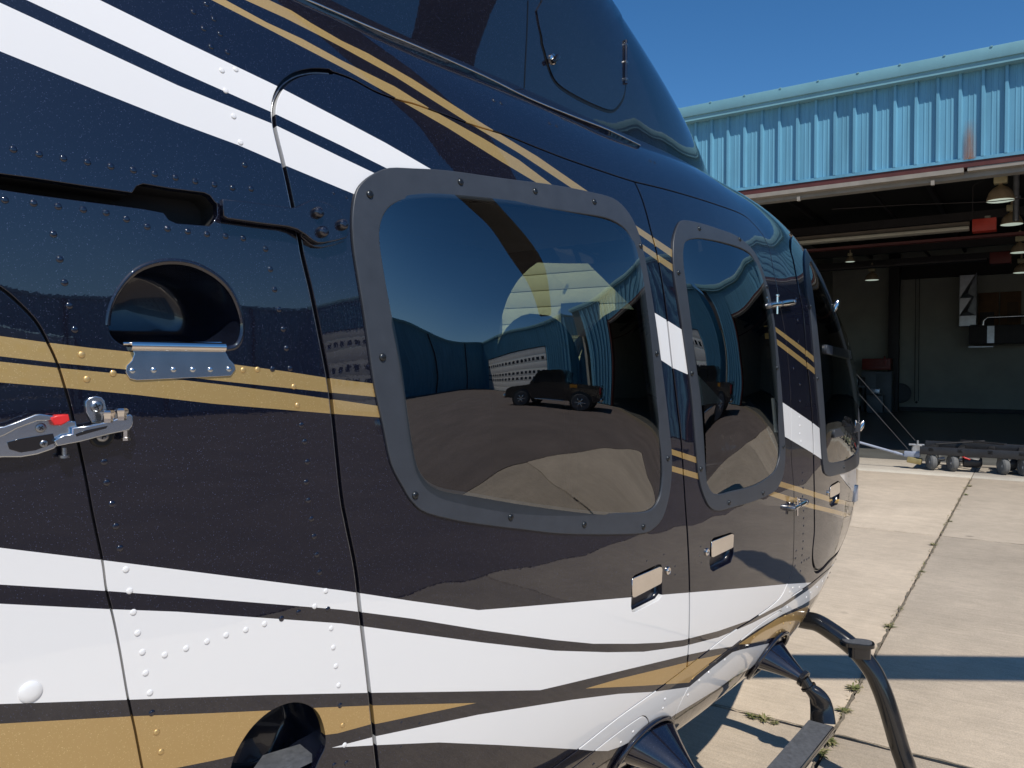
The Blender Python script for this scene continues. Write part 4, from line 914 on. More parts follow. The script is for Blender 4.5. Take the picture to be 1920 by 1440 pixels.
# small nameless growth along the joints
rr = random.Random(5); vs = []; fs = []; mi = []
for k in range(1500):
    P_ = rr.uniform(.4, 12.4)**1.0; T_ = -.68+rr.gauss(0, .012); 
    if rr.random() < .12: P_ = 3.43+rr.gauss(0, .008); T_ = rr.uniform(-2.6, -.6)
    if math.sin(P_*5.1)+math.sin(P_*13.7+2)+rr.uniform(-1, 1) < .2: continue
    L = rr.uniform(.008, .035); a = rr.uniform(0, 6.28); b0 = Vector((T_, P_, 0)); d = Vector((math.cos(a), math.sin(a), 0)); s_ = Vector((-d.y, d.x, 0))*L*.12; i = len(vs)
    vs += [b0-s_, b0+s_, b0+d*L+Vector((0, 0, L*rr.uniform(.2, .7)))]; fs.append((i, i+1, i+2)); mi.append(rr.choice((0, 1, 1)))
jw = mesh_obj('joint_growth', vs, fs, [WEED, WEEDY], None, midx=mi); jw['kind'] = 'stuff'; local(jw)

# ---- hangar
def clad(name, col, rust=False):
    m = base_mat(name, col, .42, noise=(.8, .10), bump=(3, .08, .01)); return m
BLUE = clad('blue_cladding', (.13, .335, .47)); 
t = BLUE.node_tree; p = [n for n in t.nodes if n.type == 'BSDF_PRINCIPLED'][0]
g_ = nd(t, 'ShaderNodeNewGeometry'); mp = nd(t, 'ShaderNodeMapping'); mp.inputs['Scale'].default_value = (7, 7, .5); t.links.new(g_.outputs['Position'], mp.inputs[0]); n_ = nd(t, 'ShaderNodeTexNoise', Scale=1.0, Detail=5.0); t.links.new(mp.outputs[0], n_.inputs['Vector'])
mr = nd(t, 'ShaderNodeMapRange'); mr.inputs['From Min'].default_value = .3; mr.inputs['From Max'].default_value = .7; mr.inputs['To Min'].default_value = .82; mr.inputs['To Max'].default_value = 1.12; t.links.new(n_.outputs['Fac'], mr.inputs['Value'])
src = p.inputs['Base Color'].links[0].from_socket; mx = nd(t, 'ShaderNodeMix', data_type='RGBA', blend_type='MULTIPLY'); mx.inputs[0].default_value = 1; t.links.new(src, mx.inputs[6]); t.links.new(mr.outputs[0], mx.inputs[7]); t.links.new(mx.outputs[2], p.inputs['Base Color'])
EAVE = base_mat('eave_trim_teal', (.18, .37, .43), .45, noise=(2, .1)); REDS = base_mat('red_oxide_steel', (.09, .02, .016), .6, noise=(3, .3)); DRED = base_mat('dark_red_beam', (.075, .012, .010), .6, noise=(3, .3)); DKBEAM = base_mat('dark_steel', (.035, .03, .03), .6, noise=(3, .3))
LGREY = base_mat('door_track_grey', (.27, .24, .20), .6, noise=(4, .2)); IWALL = base_mat('interior_panel', (.36, .355, .30), .8, noise=(1.2, .15)); IROOF = base_mat('roof_insulation', (.03, .028, .026), .85, noise=(1, .2)); IFLOOR = base_mat('sealed_floor', (.13, .13, .12), .3, noise=(1.5, .3))
GALV = base_mat('galvanised_duct', (.45, .47, .50), .35, .8, noise=(5, .25)); WDOOR = base_mat('white_sectional_door', (.62, .62, .60), .5, noise=(1.5, .08)); YEL = base_mat('pale_yellow_siding', (.66, .64, .36), .6, noise=(1, .08)); DARKG = base_mat('dark_window_glass', (.02, .025, .03), .05, noise=(2, .2))
hg = empty('hangar', label='blue corrugated metal hangar with a wide open bay behind the helicopter', cat='hangar'); local(hg)
F = 13.9
def panel_mesh():
    """one 0.914 m cladding sheet: three trapezoid ribs with two small stiffeners between each, one unit high"""
    pr = []
    for k in range(3):
        x = k*.3048; pr += [(x, .0), (x+.012, .050), (x+.050, .050), (x+.068, .0), (x+.135, 0), (x+.142, .006), (x+.156, .006), (x+.163, 0), (x+.205, 0), (x+.212, .006), (x+.226, .006), (x+.233, 0)]
    pr.append((.9144, 0)); vs = [(x, -d, z) for z in (0, 1) for x, d in pr]; n = len(pr)
    me = bpy.data.meshes.new('wall_panel'); me.from_pydata(vs, [], [(i, i+1, n+i+1, n+i) for i in range(n-1)]); me.materials.append(BLUE); me.update(); return me
PMESH = panel_mesh()
def deep_mesh():
    pr = []
    for k in range(2): x = k*.4572; pr += [(x, 0), (x+.012, .11), (x+.085, .11), (x+.097, 0), (x+.22, 0), (x+.235, .03), (x+.28, .03), (x+.295, 0)]
    pr.append((.9144, 0)); vs = [(x, -d, z) for z in (0, 1) for x, d in pr]; n = len(pr)
    me = bpy.data.meshes.new('wall_panel'); me.from_pydata(vs, [], [(i, i+1, n+i+1, n+i) for i in range(n-1)]); me.materials.append(BLUE); me.update(); return me
DMESH = deep_mesh()
def panel(T, P, z0, z1, rz=0, dep=0, par=None):
    o = bpy.data.objects.new('wall_panel', PMESH if T < T_OPEN+.1 else DMESH); link(o, par or hg); o.location = (T, P, z0); o.rotation_euler = (0, 0, rz); o.scale = (1, 1, z1-z0); return o
ZB, ZT = 4.80, 6.20; T_OPEN = 8.6
T = T_OPEN
off0 = at_P(1917, 300, F).x % .3048
while T > -5.6: T -= .9144; panel(T+off0-.3048*0, F, ZB, ZT)
D0, D1, GAP0, GAP1 = 18.0, 34.8, 12.3, 13.6; T = T_OPEN+off0
while T < 35.8:
    z0 = 4.25 if D0 < T+.45 < D1 else 0
    if not GAP0-.5 < T+.45 < GAP1: panel(T, F, z0, ZT)
    T += .9144
for k in range(12): panel(GAP0, F+.2+(k+1)*.9144, 0, ZT, rz=-math.pi/2); k < 6 and panel(GAP1, F+.2+k*.9144, 0, ZT, rz=math.pi/2)
# wing running towards the viewer
TW = T; P_ = F
while P_ > -16:
    z0 = 4.25 if -3 < P_-.45 < 3 else 0; panel(TW, P_, z0, ZT, rz=-math.pi/2); P_ -= .9144
WINGP = TW
def hbox(name, T0, T1, P0, P1, z0, z1, mat, bev=0., par=None):
    return box(name, ((T0+T1)/2, (P0+P1)/2, (z0+z1)/2), (abs(T1-T0), abs(P1-P0), abs(z1-z0)), mat, hg if par is None else par, bev=bev)
hbox('wall_backing', -6.3, T_OPEN, F+.02, F+.12, ZB-.02, ZT, DKBEAM)
hbox('wall_backing', T_OPEN+.1, GAP0, F+.02, F+.12, 4.2, ZT, DKBEAM); hbox('wall_backing', GAP1, TW, F+.02, F+.12, 4.2, ZT, DKBEAM)
hbox('eave_gutter', -6.6, GAP0+.1, F-.20, F+.1, 6.20, 6.39, EAVE, .01); hbox('eave_gutter', GAP1-.1, TW, F-.20, F+.1, 6.20, 6.39, EAVE, .01)
hbox('eave_soffit', -6.5, GAP0, F-.17, F, 6.12, 6.199, EAVE); hbox('eave_soffit', GAP1, TW, F-.17, F, 6.12, 6.199, EAVE)
hbox('eave_gutter', TW-.20, TW+.1, -16, F-.21, 6.20, 6.39, EAVE, .01)
for k in range(26): hbox('gutter_strap', -8+k*.62, -8+k*.62+.03, F-.212, F-.1, 6.375, 6.395, EAVE)
hbox('roof', -6.6, GAP0, F+.1, 34, 6.3, 6.36, EAVE); hbox('roof', GAP1, TW, F+.1, 19.4, 6.3, 6.36, EAVE); hbox('roof', TW+.1, 48, -16, F+.1, 6.3, 6.36, EAVE)
hbox('base_flashing', -6.3, T_OPEN, F-.045, F-.0, ZB-.05, ZB, BLUE)
hbox('door_header', -6.3, T_OPEN, F-.03, F+.25, 4.66, ZB-.052, REDS)
hbox('door_track', -6.3, -.9, F-.05, F+.10, 4.585, 4.655, LGREY); hbox('door_track', -.85, T_OPEN, F-.02, F+.16, 4.60, 4.655, LGREY)
hbox('track_bracket', -6.3, T_OPEN, F+.101, F+.30, 4.52, 4.62, base_mat('grey_channel', (.22, .21, .19), .6, noise=(3, .2)))
hbox('door_jamb', T_OPEN, T_OPEN+.12, F-.05, F+.3, 0, 4.7, REDS)
for T_ in (-7.6, -3.4, -1.35): hbox('track_clip', T_, T_+.05, F-.02, F+.05, 4.45, 4.52, LGREY)
for k in range(6): hbox('downpipe', TW-.22, TW-.06, 11-k*4.2, 11.14-k*4.2, 0, 6.2, DKBEAM)
# rust streak over the header
rs = bpy.data.materials.new('rust_streak'); rs.use_nodes = True; t = rs.node_tree; p = t.nodes['Principled BSDF']; p.inputs['Base Color'].default_value = (.33, .15, .07, 1); p.inputs['Roughness'].default_value = .9
tc = nd(t, 'ShaderNodeTexCoord'); n_ = nd(t, 'ShaderNodeTexNoise', Scale=9.0, Detail=5.0); mp = nd(t, 'ShaderNodeMapping'); mp.inputs['Scale'].default_value = (3, 1, .5); t.links.new(tc.outputs['Object'], mp.inputs[0]); t.links.new(mp.outputs[0], n_.inputs['Vector'])
sx = nd(t, 'ShaderNodeSeparateXYZ'); t.links.new(tc.outputs['Generated'], sx.inputs[0]); cx = nd(t, 'ShaderNodeMath', operation='PINGPONG'); cx.inputs[1].default_value = .5; t.links.new(sx.outputs[0], cx.inputs[0])
m1_ = nd(t, 'ShaderNodeMath', operation='MULTIPLY'); t.links.new(cx.outputs[0], m1_.inputs[0]); iv = nd(t, 'ShaderNodeMath', operation='SUBTRACT'); iv.inputs[0].default_value = 1.0; t.links.new(sx.outputs[2], iv.inputs[1]); t.links.new(iv.outputs[0], m1_.inputs[1])
m2_ = nd(t, 'ShaderNodeMath', operation='MULTIPLY'); t.links.new(m1_.outputs[0], m2_.inputs[0]); t.links.new(n_.outputs['Fac'], m2_.inputs[1]); m3_ = nd(t, 'ShaderNodeMath', operation='MULTIPLY'); m3_.use_clamp = True; m3_.inputs[1].default_value = 2.6; t.links.new(m2_.outputs[0], m3_.inputs[0]); t.links.new(m3_.outputs[0], p.inputs['Alpha'])
q = at_P(1818, 296, F); box('rust_stain', (q.x, F-.0545, q.z+.28), (.20, .002, .62), rs, hg)
# interior shell
BK = 31.2
hbox('floor', -6.3, 12.1, 14.45, BK, -.04, .002, IFLOOR); hbox('back_wall', -6.3, 12.1, BK, BK+.2, 0, 6.2, IWALL); hbox('side_wall', -6.5, -6.3, F+.1, BK, 0, 6.2, IWALL); hbox('side_wall', 12, 12.2, F+.3, BK, 0, 6.2, IWALL)
hbox('ceiling', -6.3, 12, F+.2, BK, 5.75, 5.85, IROOF)
hbox('wall_base', -6.3, 12, BK-.05, BK, 0, .14, DKBEAM)
q = at_P(1676, 640, BK-.6); hbox('column', q.x-.17, q.x+.17, BK-.75, BK-.4, 0, 5.7, DKBEAM, .01)
hbox('back_fascia', q.x+.2, 12, BK-.35, BK-.02, 4.75, 5.3, IROOF)
for k, (P_, z0, z1, m_) in enumerate([(17.9, at_P(1700, 452, 17.9).z-.05, at_P(1700, 452, 17.9).z+.0, DRED), (21.5, 5.1, 5.3, DKBEAM), (25.5, 5.0, 5.25, DKBEAM), (28.5, 5.0, 5.2, DKBEAM)]): hbox('roof_beam', -6.3, 12, P_, P_+.2, z0, z1, m_)
for k in range(7): hbox('purlin', -8+k*3.0, -7.9+k*3.0, F+.4, BK, 5.6, 5.74, DKBEAM)
for k in range(4):
    hbox('rafter_brace', -8+k*5, -7.94+k*5, F+.5, BK, 5.42, 5.48, DKBEAM)
# radiant heater on its red beam
def thing_at(name, px, py, P, label, cat, group=None, z=None):
    q = at_P(px, py, P); e = empty(name, q, 0, label, cat, group); local(e); return e, q
REDBOX = base_mat('red_burner_box', (.42, .035, .02), .5, noise=(5, .2)); CREAM = base_mat('cream_reflector', (.45, .42, .34), .5, noise=(4, .15))
e, q = thing_at('radiant_heater', 1846, 423, 17.6, 'red box burner with a long cream tube reflector hanging nearest the hangar opening', 'heater', 'heaters under the hangar roof')
box('burner_box', (0, 0, 0), (.40, .3, .24), REDBOX, e, bev=.01); box('tube_reflector', (-2.35, 0, -.03), (4.2, .30, .06), CREAM, e, bev=.01); box('reflector_top', (-2.35, .05, .06), (4.2, .2, .08), base_mat('brown_reflector', (.16, .13, .10), .6, noise=(4, .2)), e); box('vent_cap', (.05, 0, .15), (.1, .1, .06), CREAM, e, bev=.01)
tube('hanger_wire', [(-.2, 0, .12), (-.2, 0, .8), (.2, 0, 1.0)], .008, DKBEAM, e, 6)
e, q = thing_at('radiant_heater', 1876, 484, 24, 'dim red burner box hanging deep inside the dark hangar', 'heater', 'heaters under the hangar roof')
box('burner_box', (0, 0, 0), (.48, .3, .3), base_mat('shaded_red_box', (.13, .018, .015), .6, noise=(5, .2)), e, bev=.01); box('tube_reflector', (-3.6, 0, 0), (6.6, .3, .07), DKBEAM, e, bev=.01)  # burner red darkened: the dimness of the hangar's depth is in the colour
# bay lamps
LAMPM = base_mat('aged_reflector', (.55, .42, .27), .4, .3, noise=(6, .3)); CAPM = base_mat('lamp_ballast', (.50, .44, .26), .5, noise=(6, .2))
LIN = base_mat('lamp_lens', (.75, .78, .70), .4, noise=(5, .1)); _q = [n for n in LIN.node_tree.nodes if n.type == 'BSDF_PRINCIPLED'][0]; _q.inputs['Emission Color'].default_value = (.85, 1, .85, 1); _q.inputs['Emission Strength'].default_value = .42
ll = [(1876, 374, 17.0, 1.0, 'large bell shaped bay lamp with a yellowed ballast nearest the hangar opening'), (1897, 419, 20.5, .95, 'pale green bay lamp behind the hanging pipe'), (1912, 472, 23.5, .9, 'bay lamp by the frame edge right of the dim red heater box'), (1915, 510, 27, .9, 'lowest bay lamp at the right edge in front of the back wall'), (1635, 524, 27.5, .9, 'lone bright bay lamp over the left part of the hangar beside the dark column'), (1594, 490, 24, .55, 'faint bay lamp just right of the helicopter nose under the roof')]
for x, y, P_, s_, lb in ll:
    e, q = thing_at('bay_lamp', x, y, P_, lb, 'lamp', 'bay lamps under the hangar roof'); e.scale = (s_,)*3
    lathe('lamp_shade', [(.235, -.02), (.225, .03), (.19, .13), (.13, .21), (.06, .25), (.03, .27)], LAMPM, e, (0, 0, 0), (0, 0, 1), 24, 30); lathe('lamp_lens', [(.001, -.026), (.1, -.030), (.21, -.027), (.228, -.022)], LIN, e, (0, 0, 0), (0, 0, 1), 24, 30)
    box('ballast', (0, 0, .36), (.22, .2, .14), CAPM, e, bev=.02); tube('lamp_neck', [(0, 0, .25), (0, 0, .6)], .03, LAMPM, e, 10); tube('hook', [(0, 0, .44), (0, 0, .9)], .012, DKBEAM, e, 8)
e, q = thing_at('hanging_pipe', 1905, 410, 18.2, 'grey green vertical pipe with a flange hanging beside the bell shaped lamp', 'pipe'); tube('pipe', [(0, 0, -.05), (0, 0, .95)], .055, GALV, e, 14); lathe('flange', [(.06, .40), (.08, .41), (.08, .44), (.06, .45)], GALV, e, (0, 0, 0), (0, 0, 1), 16, 30)
tube('cable_run', [at_P(1560, 392, 16), at_P(1700, 384, 16), at_P(1860, 378, 16), at_P(1925, 371, 16)], .008, DKBEAM, hg, 6)
# ducts, unit heater, pictures on the back wall
e, q = thing_at('air_duct', 1815, 612, 30.4, 'silver sheet metal duct dropping down the back wall into a tapered elbow', 'duct')
D_ = at_P(1828, 516, 30.4)-q; W_ = D_.x*2
bm = bmesh.new(); box_bm(bm, (0, 0, D_.z/2), (.50, .45, D_.z), bev=.01); bm_obj('duct_riser', bm, GALV, e)
for k, zz in enumerate((.9, 1.5)):
    mesh_obj('duct_crease', [(-.25, -.226, zz-.55), (.25, -.226, zz-.55), (.25, -.226, zz+.3), (0, -.33, zz-.4)], [(0, 1, 3), (1, 2, 3), (0, 3, 2)], GALV, e)
a = at_P(1820, 624, 30.4)-q; b = at_P(1848, 626, 30.4)-q
mesh_obj('duct_elbow', [(a.x, -.25, .05), (b.x, -.35, .02), (b.x, -.35, -.55), (a.x, -.25, -.35), (a.x, .2, .05), (b.x, .2, .02), (b.x, .2, -.55), (a.x, .2, -.35), ((a.x+b.x)/2, -.46, -.22)],
         [(3, 2, 8), (2, 1, 8), (1, 0, 8), (0, 3, 8), (0, 1, 5, 4), (2, 3, 7, 6), (0, 4, 7, 3), (1, 2, 6, 5)], GALV, e)
e, q = thing_at('unit_heater', 1900, 627, 30.2, 'dark boxy air handler with a shiny pipe over it on the back wall', 'air handler')
box('handler_body', (-.2, 0, 0), (2.1, .6, .62), DKBEAM, e, bev=.02); box('handler_panel', (-.62, -.31, 0), (.2, .03, .56), GALV, e); tube('steam_pipe', [(-.85, -.1, .32), (-.83, -.1, .48), (-.72, -.1, .58), (1.0, -.1, .60)], .05, CHROME, e, 12); box('drip_pan', (-.9, -.1, -.40), (.7, .4, .03), GALV, e)
BRN = base_mat('brown_board', (.16, .085, .035), .7, noise=(4, .3))
e, q = thing_at('notice_board', 1874, 582, BK-.08, 'brown framed two part wooden board on the back wall above the shiny pipe', 'board')
for x0, x1, z0, z1 in ((-.62, -.02, -.55, .62), (.02, .62, -.55, .62)): box('board_panel', ((x0+x1)/2, 0, (z0+z1)/2), (x1-x0, .06, z1-z0), BRN, e, bev=.01)
box('posted_sheet', (-.36, -.04, -.3), (.42, .02, .5), DKBEAM, e); box('posted_sheet', (.38, -.04, -.08), (.32, .02, .7), base_mat('brown_sheet', (.10, .06, .03), .7, noise=(4, .3)), e)
e, q = thing_at('door_chain', 1721, 505, BK-.3, 'long loop of hanging chain in front of the back wall', 'chain'); zb = (at_P(1721, 752, BK-.3)-q).z
for s_ in (-.06, .06): tube('chain_side', [(s_, 0, 0), (s_, 0, zb)], .012, DKBEAM, e, 6)
lathe('chain_weight', [(.001, zb-.09), (.05, zb-.05), (.02, zb)], DKBEAM, e, (0, 0, 0), (0, 0, 1), 10)
e, q = thing_at('hose_reel', 1688, 737, BK-.5, 'round coil of dark hose hung on the column in the hangar', 'hose'); lathe('hose_coil', [(.20, -.05), (.30, -.07), (.36, 0), (.30, .07), (.20, .05)], RUBBER, e, (0, 0, 0), (0, 1, 0), 24); lathe('reel_hub', [(.001, -.04), (.2, -.04), (.2, .04), (.001, .04)], DKBEAM, e, (0, 0, 0), (0, 1, 0), 20)
CABG = base_mat('cabinet_grey', (.12, .13, .14), .5, noise=(3, .2)); CABR = base_mat('toolbox_red', (.22, .03, .02), .45, noise=(5, .2))
e, q = thing_at('storage_cabinet', 1645, 780, BK-1.2, 'grey steel cabinet against the back wall under the red tool chest', 'cabinet'); zt_ = (at_P(1645, 694, BK-1.2)-q).z
box('cabinet_body', (0, 0, zt_/2-.05), (.98, .6, zt_), CABG, e, bev=.01)
for s_ in (-.24, .24): box('cabinet_door', (s_, -.31, zt_/2-.05), (.45, .02, zt_*.92), CABG, e, bev=.005)
e, q = thing_at('tool_chest', 1645, 684, BK-1.2, 'red tool chest standing on top of the grey steel cabinet', 'tool chest')
for k in range(3): box('drawer', (0, -.29, -.10+.12*k), (.86, .03, .10), CABR, e, bev=.005)
box('chest_body', (0, 0, .02), (.92, .55, .40), CABR, e, bev=.01); tube('chest_rack', [(.28, -.3, .0), (.28, -.3, .3)], .03, CABR, e, 8)
e, q = thing_at('workbench', 1610, 735, BK-1.6, 'cluttered dark workbench left of the grey cabinet by the helicopter nose', 'workbench')
box('bench_top', (-.5, 0, .2), (1.5, .7, .06), CABG, e)
for s_ in (-1.2, .2): box('bench_leg', (s_, 0, -.36), (.07, .6, 1.05), DKBEAM, e)
for k in range(6): box('bench_clutter', (-1.0+.22*k, -.05, .3+.03*(k % 3)), (.14, .2, .14+.1*(k % 3)), (CABR if k % 3 == 0 else GALV if k % 3 == 1 else DKBEAM), e, rot=Matrix.Rotation(k*.4, 3, 'Z'), bev=.01)
e, q = thing_at('parts_washer', 1642, 752, BK-2.3, 'small pale equipment cart in front of the grey cabinet', 'cart')
box('cart_body', (0, 0, -.1), (.5, .4, .6), CABG, e, bev=.02); box('cart_bin', (0, 0, .34), (.28, .25, .18), GALV, e, bev=.02)
for s_ in (-.2, .2): lathe('cart_wheel', [(.001, -.02), (.08, -.02), (.08, .02), (.001, .02)], RUBBER, e, (s_, -.15, -.5), (1, 0, 0), 16)

# ---- big white sectional doors in the blue walls
def sectional(T0, T1, P_, rz, name_label):
    e = empty('hangar_door', (T0, P_, 0), rz, name_label, 'hangar door', 'white sectional doors in the blue walls'); local(e); Wd = T1-T0; n = 7; hh = 4.2/n
    for k in range(n):
        s_ = box('door_section', (Wd/2, 0, hh*(k+.5)), (Wd-.04, .05, hh-.02), WDOOR, e, bev=.008)
        if k in (2, 3, 5):
            m_ = int(Wd/.95)
            for j in range(m_): box('door_window', (Wd/2-(m_-1)*.475+j*.95-Wd/2+Wd/2, -.03, hh*(k+.5)), (.50, .03, .26), DARKG, e)
    for x in (-.06, Wd+.06): box('door_frame', (x, 0, 2.1), (.12, .12, 4.2), DKBEAM, e)
    return e
sectional(D0, D1, F+.06, 0, 'wide white sectional door with rows of small windows, mirrored beside the truck in the passenger window')
sectional(TW-.06, TW+5.94, 3.0, -math.pi/2, 'nearer white sectional door in the blue side wing, mirrored at the far left edge of the passenger window')
# tall pale building beyond
yb_ = empty('yellow_building', (0, 0, 0), 0, 'pale yellow sided building left of the hangar, glimpsed through both cabin windows', 'building'); local(yb_)
for k in range(14): box('siding_board', (-15.3, 17.0, .20+k*.36), (17.0, 5, .345), YEL, yb_, bev=.012)
for k in range(6): box('window', (-20.5+k*2.5, 14.47, 2.6), (.9, .1, .7), DARKG, yb_)
box('roof_cap', (-15.3, 17, 5.2), (17.4, 5.6, .2), LGREY, yb_)

# ---- low wheeled dolly on the threshold and its tow bar
TYRE = base_mat('grey_tyre', (.13, .13, .125), .8, noise=(20, .2)); DFR = base_mat('dolly_frame_black', (.022, .022, .024), .45, noise=(8, .3)); YSTEEL = base_mat('yellow_plated', (.36, .28, .12), .45, .5, noise=(12, .3)); RIMM = base_mat('cast_rim', (.38, .38, .38), .4, .5, noise=(15, .2)); BARM = base_mat('pale_bar', (.30, .33, .40), .4, noise=(10, .15))
PD = 13.45
q0 = at_g(1743, 877); o_ = at_P(1720, 880, PD)
dl = empty('helicopter_dolly', (q0.x, PD, 0), 0, 'low black wheeled dolly with rows of small grey tyres at the hangar threshold', 'dolly'); local(dl)
def lt(px, py, P_=PD): return at_P(px, py, P_)-Vector((q0.x, PD, 0))
WR = .13
for (px, dz) in ((1749, 0), (1788, 0), (1882, 0), (1920, 0), (1960, 0), (2050, 0)):
    x = lt(px, 870).x
    for dy in (-.16, .30):
        for dd in (-.055, .055):
            w_ = lathe('dolly_wheel', [(.06, -.045), (WR-.02, -.045), (WR, -.025), (WR, .025), (WR-.02, .045), (.06, .045)], TYRE, dl, (x+dd*.0+ (0.0), dy+dd*1.0, WR), (math.cos(.45), math.sin(.45)*0+.45, 0), 24, 40)
            for g_ in (-.014, .014): lathe('tread_groove', [(WR+.0005, -.003), (WR+.0015, 0), (WR+.0005, .003)], RUBBER, w_, Vector((x, dy+dd, WR))+Vector((math.cos(.45), .45, 0)).normalized()*g_, (math.cos(.45), .45, 0), 20)
            lathe('wheel_rim', [(.001, -.03), (.055, -.03), (.062, -.047), (.062, .047), (.055, .03), (.001, .03)], RIMM, w_, (x, dy+dd, WR), (math.cos(.45), .45, 0), 16, 40)
    tube('axle', [(x, -.3, WR), (x, .45, WR)], .022, RIMM, dl, 10); box('swing_arm', (x+.02, .06, WR+.05), (.10, .16, .12), DFR, dl, bev=.015)
    tube('axle_strut', [(x, .02, WR), (x+.16, .02, WR+.03)], .03, STEEL, dl, 10)
for y_, z_ in ((-.28, .30), (.45, .33)):
    box('side_rail', (1.35, y_, z_), (2.9, .06, .12), DFR, dl, bev=.01)
for k in range(8): box('cross_member', (.05+k*.38, .08, .32), (.08, .78, .07), DFR, dl, bev=.008)
for k, (a_, b_) in enumerate((((.1, -.25, .40), (.7, .35, .43)), ((.4, .4, .42), (1.0, -.2, .44)), ((1.3, -.2, .42), (2.0, .3, .41)), ((1.5, .4, .41), (2.3, .0, .43)))): tube('deck_arm', [a_, b_], .03, DFR, dl, 8, flat=.5)
for x in (.58, 1.02): lathe('drive_motor', [(.001, -.12), (.085, -.12), (.09, -.08), (.09, .08), (.06, .12), (.001, .12)], DFR, dl, (x, -.1, .15), (1, .2, 0), 16, 40)
tube('red_hose', [(.42, -.28, .27), (.50, -.3, .22), (.56, -.28, .20)], .012, REDP, dl, 8)
box('end_plate', (-.18, -.2, .13), (.20, .14, .09), YSTEEL, dl, rot=Matrix.Rotation(.15, 3, 'Y'), bev=.012); lathe('tow_eye', [(.04, -.02), (.07, -.025), (.085, 0), (.07, .025), (.04, .02)], RIMM, dl, (-.14, -.2, .30), (0, 1, 0), 20); tube('eye_post', [(-.14, -.2, .18), (-.14, -.2, .44)], .014, RIMM, dl, 10); tube('top_bar', [(-.26, -.2, .37), (-.05, -.18, .37)], .016, RIMM, dl, 8)
# tow bar and its cables
tb = empty('tow_bar', (q0.x, PD, 0), 0, 'pale steel tow bar running from the dolly towards the helicopter nose', 'tow bar'); local(tb)
a = lt(1722, 861, PD-.2); b = lt(1610, 829, PD-.2); d = b-a
tube('bar', [a, a+d*1.9], .019, BARM, tb, 14); box('bar_sleeve', a+d*.10+Vector((0, 0, .05)), (.22, .08, .09), BARM, tb, bev=.012)
for k in (.33, .36, .39): lathe('bar_clamp', [(.019, -.012), (.024, -.01), (.024, .01), (.019, .012)], BARM, tb, a+d*k, d, 16, 40)
lathe('bar_wheel', [(.001, -.04), (.12, -.04), (.14, 0), (.12, .04), (.001, .04)], TYRE, tb, Vector(((a+d*1.9).x, (a+d*1.9).y, .14)), (0, 1, 0), 20)
ms = empty('winch_mast', (0, 0, 0), 0, 'slim dark mast hidden behind the helicopter nose that carries two thin stay cables', 'mast'); local(ms)
m1 = at_P(1560, 640, PD+.6); tube('mast_post', [(m1.x, m1.y, 0), (m1.x, m1.y, m1.z+.1)], .04, DFR, ms, 12); lathe('mast_base', [(.001, 0), (.25, 0), (.25, .03), (.001, .03)], DFR, ms, (m1.x, m1.y, 0), (0, 0, 1), 20)
CBL = base_mat('stay_cable', (.09, .09, .09), .5, noise=(40, .2))
for (x0_, y0_, x1_, y1_, P_) in ((1602, 697, 1716, 826, PD+.5), (1609, 737, 1703, 843, PD-.2)):
    e0 = at_P(x1_, y1_, P_); e1 = at_P(x0_, y0_, P_+.1); dd = (e1-e0); tube('stay_cable', [e0, e0+dd*1.45], .0025, CBL, ms, 6)

# ---- pickup truck parked on the asphalt (seen mirrored in the windows)
CAR = paint_mat('truck_charcoal', (.012, .012, .013), (.1, .1, .1), .02, .2, .4); AMB = base_mat('amber_decal', (.8, .32, .02), .5, noise=(10, .1)); TAIL = base_mat('tail_lamp_red', (.35, .01, .01), .2, noise=(20, .1))
tk = empty('pickup_truck', (9.9, 9.2, 0), math.radians(-33), 'dark charcoal crew cab pickup truck with an amber sticker, mirrored in the passenger window', 'pickup truck', None); local(tk)
def prism(name, prof, y0, y1, mat, par, inset=0., bev=.03):
    bm = bmesh.new(); a = [bm.verts.new((x, y0, z)) for x, z in prof]; b = [bm.verts.new((x, y1, z)) for x, z in prof]; n = len(prof)
    for i in range(n): bm.faces.new((a[i], a[(i+1) % n], b[(i+1) % n], b[i]))
    bm.faces.new(a[::-1]); bm.faces.new(b); bmesh.ops.recalc_face_normals(bm, faces=bm.faces)
    bmesh.ops.bevel(bm, geom=list(bm.edges), offset=bev, segments=2, affect='EDGES'); return bm_obj(name, bm, mat, par, smooth=True, angle=35)
prism('truck_body', [(-2.9, .55), (-2.9, 1.15), (-2.86, 1.22), (-1.1, 1.24), (1.35, 1.18), (2.55, 1.10), (2.85, .95), (2.88, .5), (2.35, .42), (-2.4, .42)], -.98, .98, CAR, tk, bev=.05)
prism('truck_cab', [(-1.12, 1.22), (-.98, 1.82), (-.8, 1.90), (.75, 1.90), (1.0, 1.82), (1.62, 1.17)], -.82, .82, CAR, tk, bev=.05)
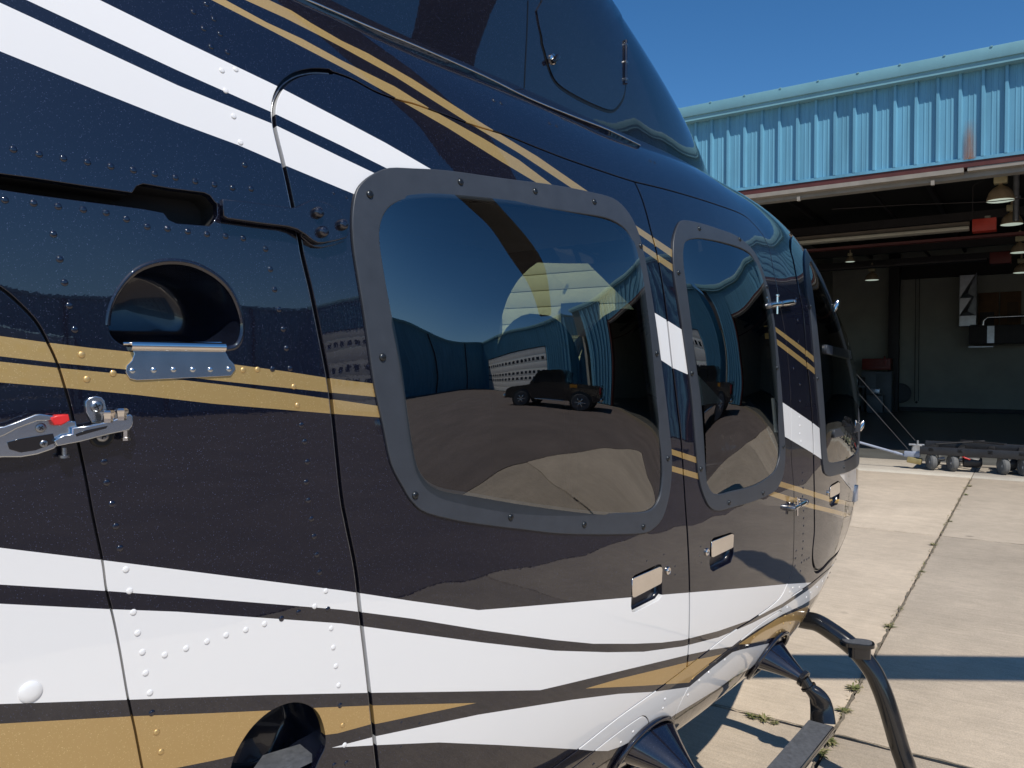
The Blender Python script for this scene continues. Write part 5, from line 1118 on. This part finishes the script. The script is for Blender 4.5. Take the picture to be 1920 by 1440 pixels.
for s_ in (-1, 1):
    prism('cab_window', [(-.86, 1.28), (-.80, 1.78), (-.02, 1.80), (-.02, 1.28)], s_*.835-.005, s_*.835+.005, DARKG, tk, bev=.003); prism('cab_window', [(.06, 1.28), (.06, 1.80), (.72, 1.78), (1.25, 1.28)], s_*.835-.005, s_*.835+.005, DARKG, tk, bev=.003)
    for x in (-1.85, 1.85):
        w_ = lathe('truck_wheel', [(.22, -.14), (.38, -.14), (.41, -.10), (.41, .10), (.38, .14), (.22, .14)], RUBBER, tk, (x, s_*.88, .41), (0, 1, 0), 32, 40); lathe('wheel_rim', [(.001, -.02), (.05, .0), (.20, -.01), (.235, .02), (.235, -.1)], CHROME, w_, (x, s_*1.0, .41), (0, s_, 0), 28, 30)
        for k in range(6): a = k*math.pi/3; box('rim_spoke', (x+.12*math.cos(a), s_*1.01, .41+.12*math.sin(a)), (.2, .03, .04), CHROME, w_, rot=Matrix.Rotation(-a, 3, 'Y'), bev=.008)
        lathe('wheel_arch', [(.46, -.03), (.50, -.02), (.50, .02), (.46, .03)], SEAMB, tk, (x, s_*.965, .43), (0, 1, 0), 32, 40)
    box('door_mirror', (1.1, s_*1.08, 1.32), (.12, .18, .22), BLACKM, tk, bev=.03); box('tail_lamp', (-2.86, s_*.93, 1.0), (.12, .12, .30), TAIL, tk, bev=.02); box('side_step', (0, s_*.99, .42), (2.1, .12, .06), CHROME, tk, bev=.02)
box('rear_bumper', (-2.98, 0, .58), (.16, 1.9, .2), CHROME, tk, bev=.04); box('front_bumper', (2.95, 0, .55), (.16, 1.9, .26), CHROME, tk, bev=.04); box('amber_sticker', (-1.55, -.992, 1.14), (.34, .012, .14), AMB, tk); box('tailgate', (-2.91, 0, .92), (.05, 1.5, .46), CAR, tk, bev=.02)
box('rear_window', (-1.08, 0, 1.55), (.03, 1.4, .42), DARKG, tk, rot=Matrix.Rotation(-.22, 3, 'Y'))

# ---- skyline far behind the photographer
HILL = base_mat('dry_hill', (.16, .135, .085), .95, noise=(.02, .3))
vs = []; fs = []
for i in range(121):
    a = i/120*2*math.pi; h = 9+5*math.sin(a*3+1)+3*math.sin(a*7)+2*math.sin(a*17+2); vs += [(240*math.cos(a), 240*math.sin(a), -1), (246*math.cos(a), 246*math.sin(a), h), (300*math.cos(a), 300*math.sin(a), -1)]
for i in range(120): fs += [(3*i, 3*i+3, 3*i+4, 3*i+1), (3*i+1, 3*i+4, 3*i+5, 3*i+2)]
hl = mesh_obj('hills', vs, fs, HILL, None, smooth=True); hl['kind'] = 'structure'
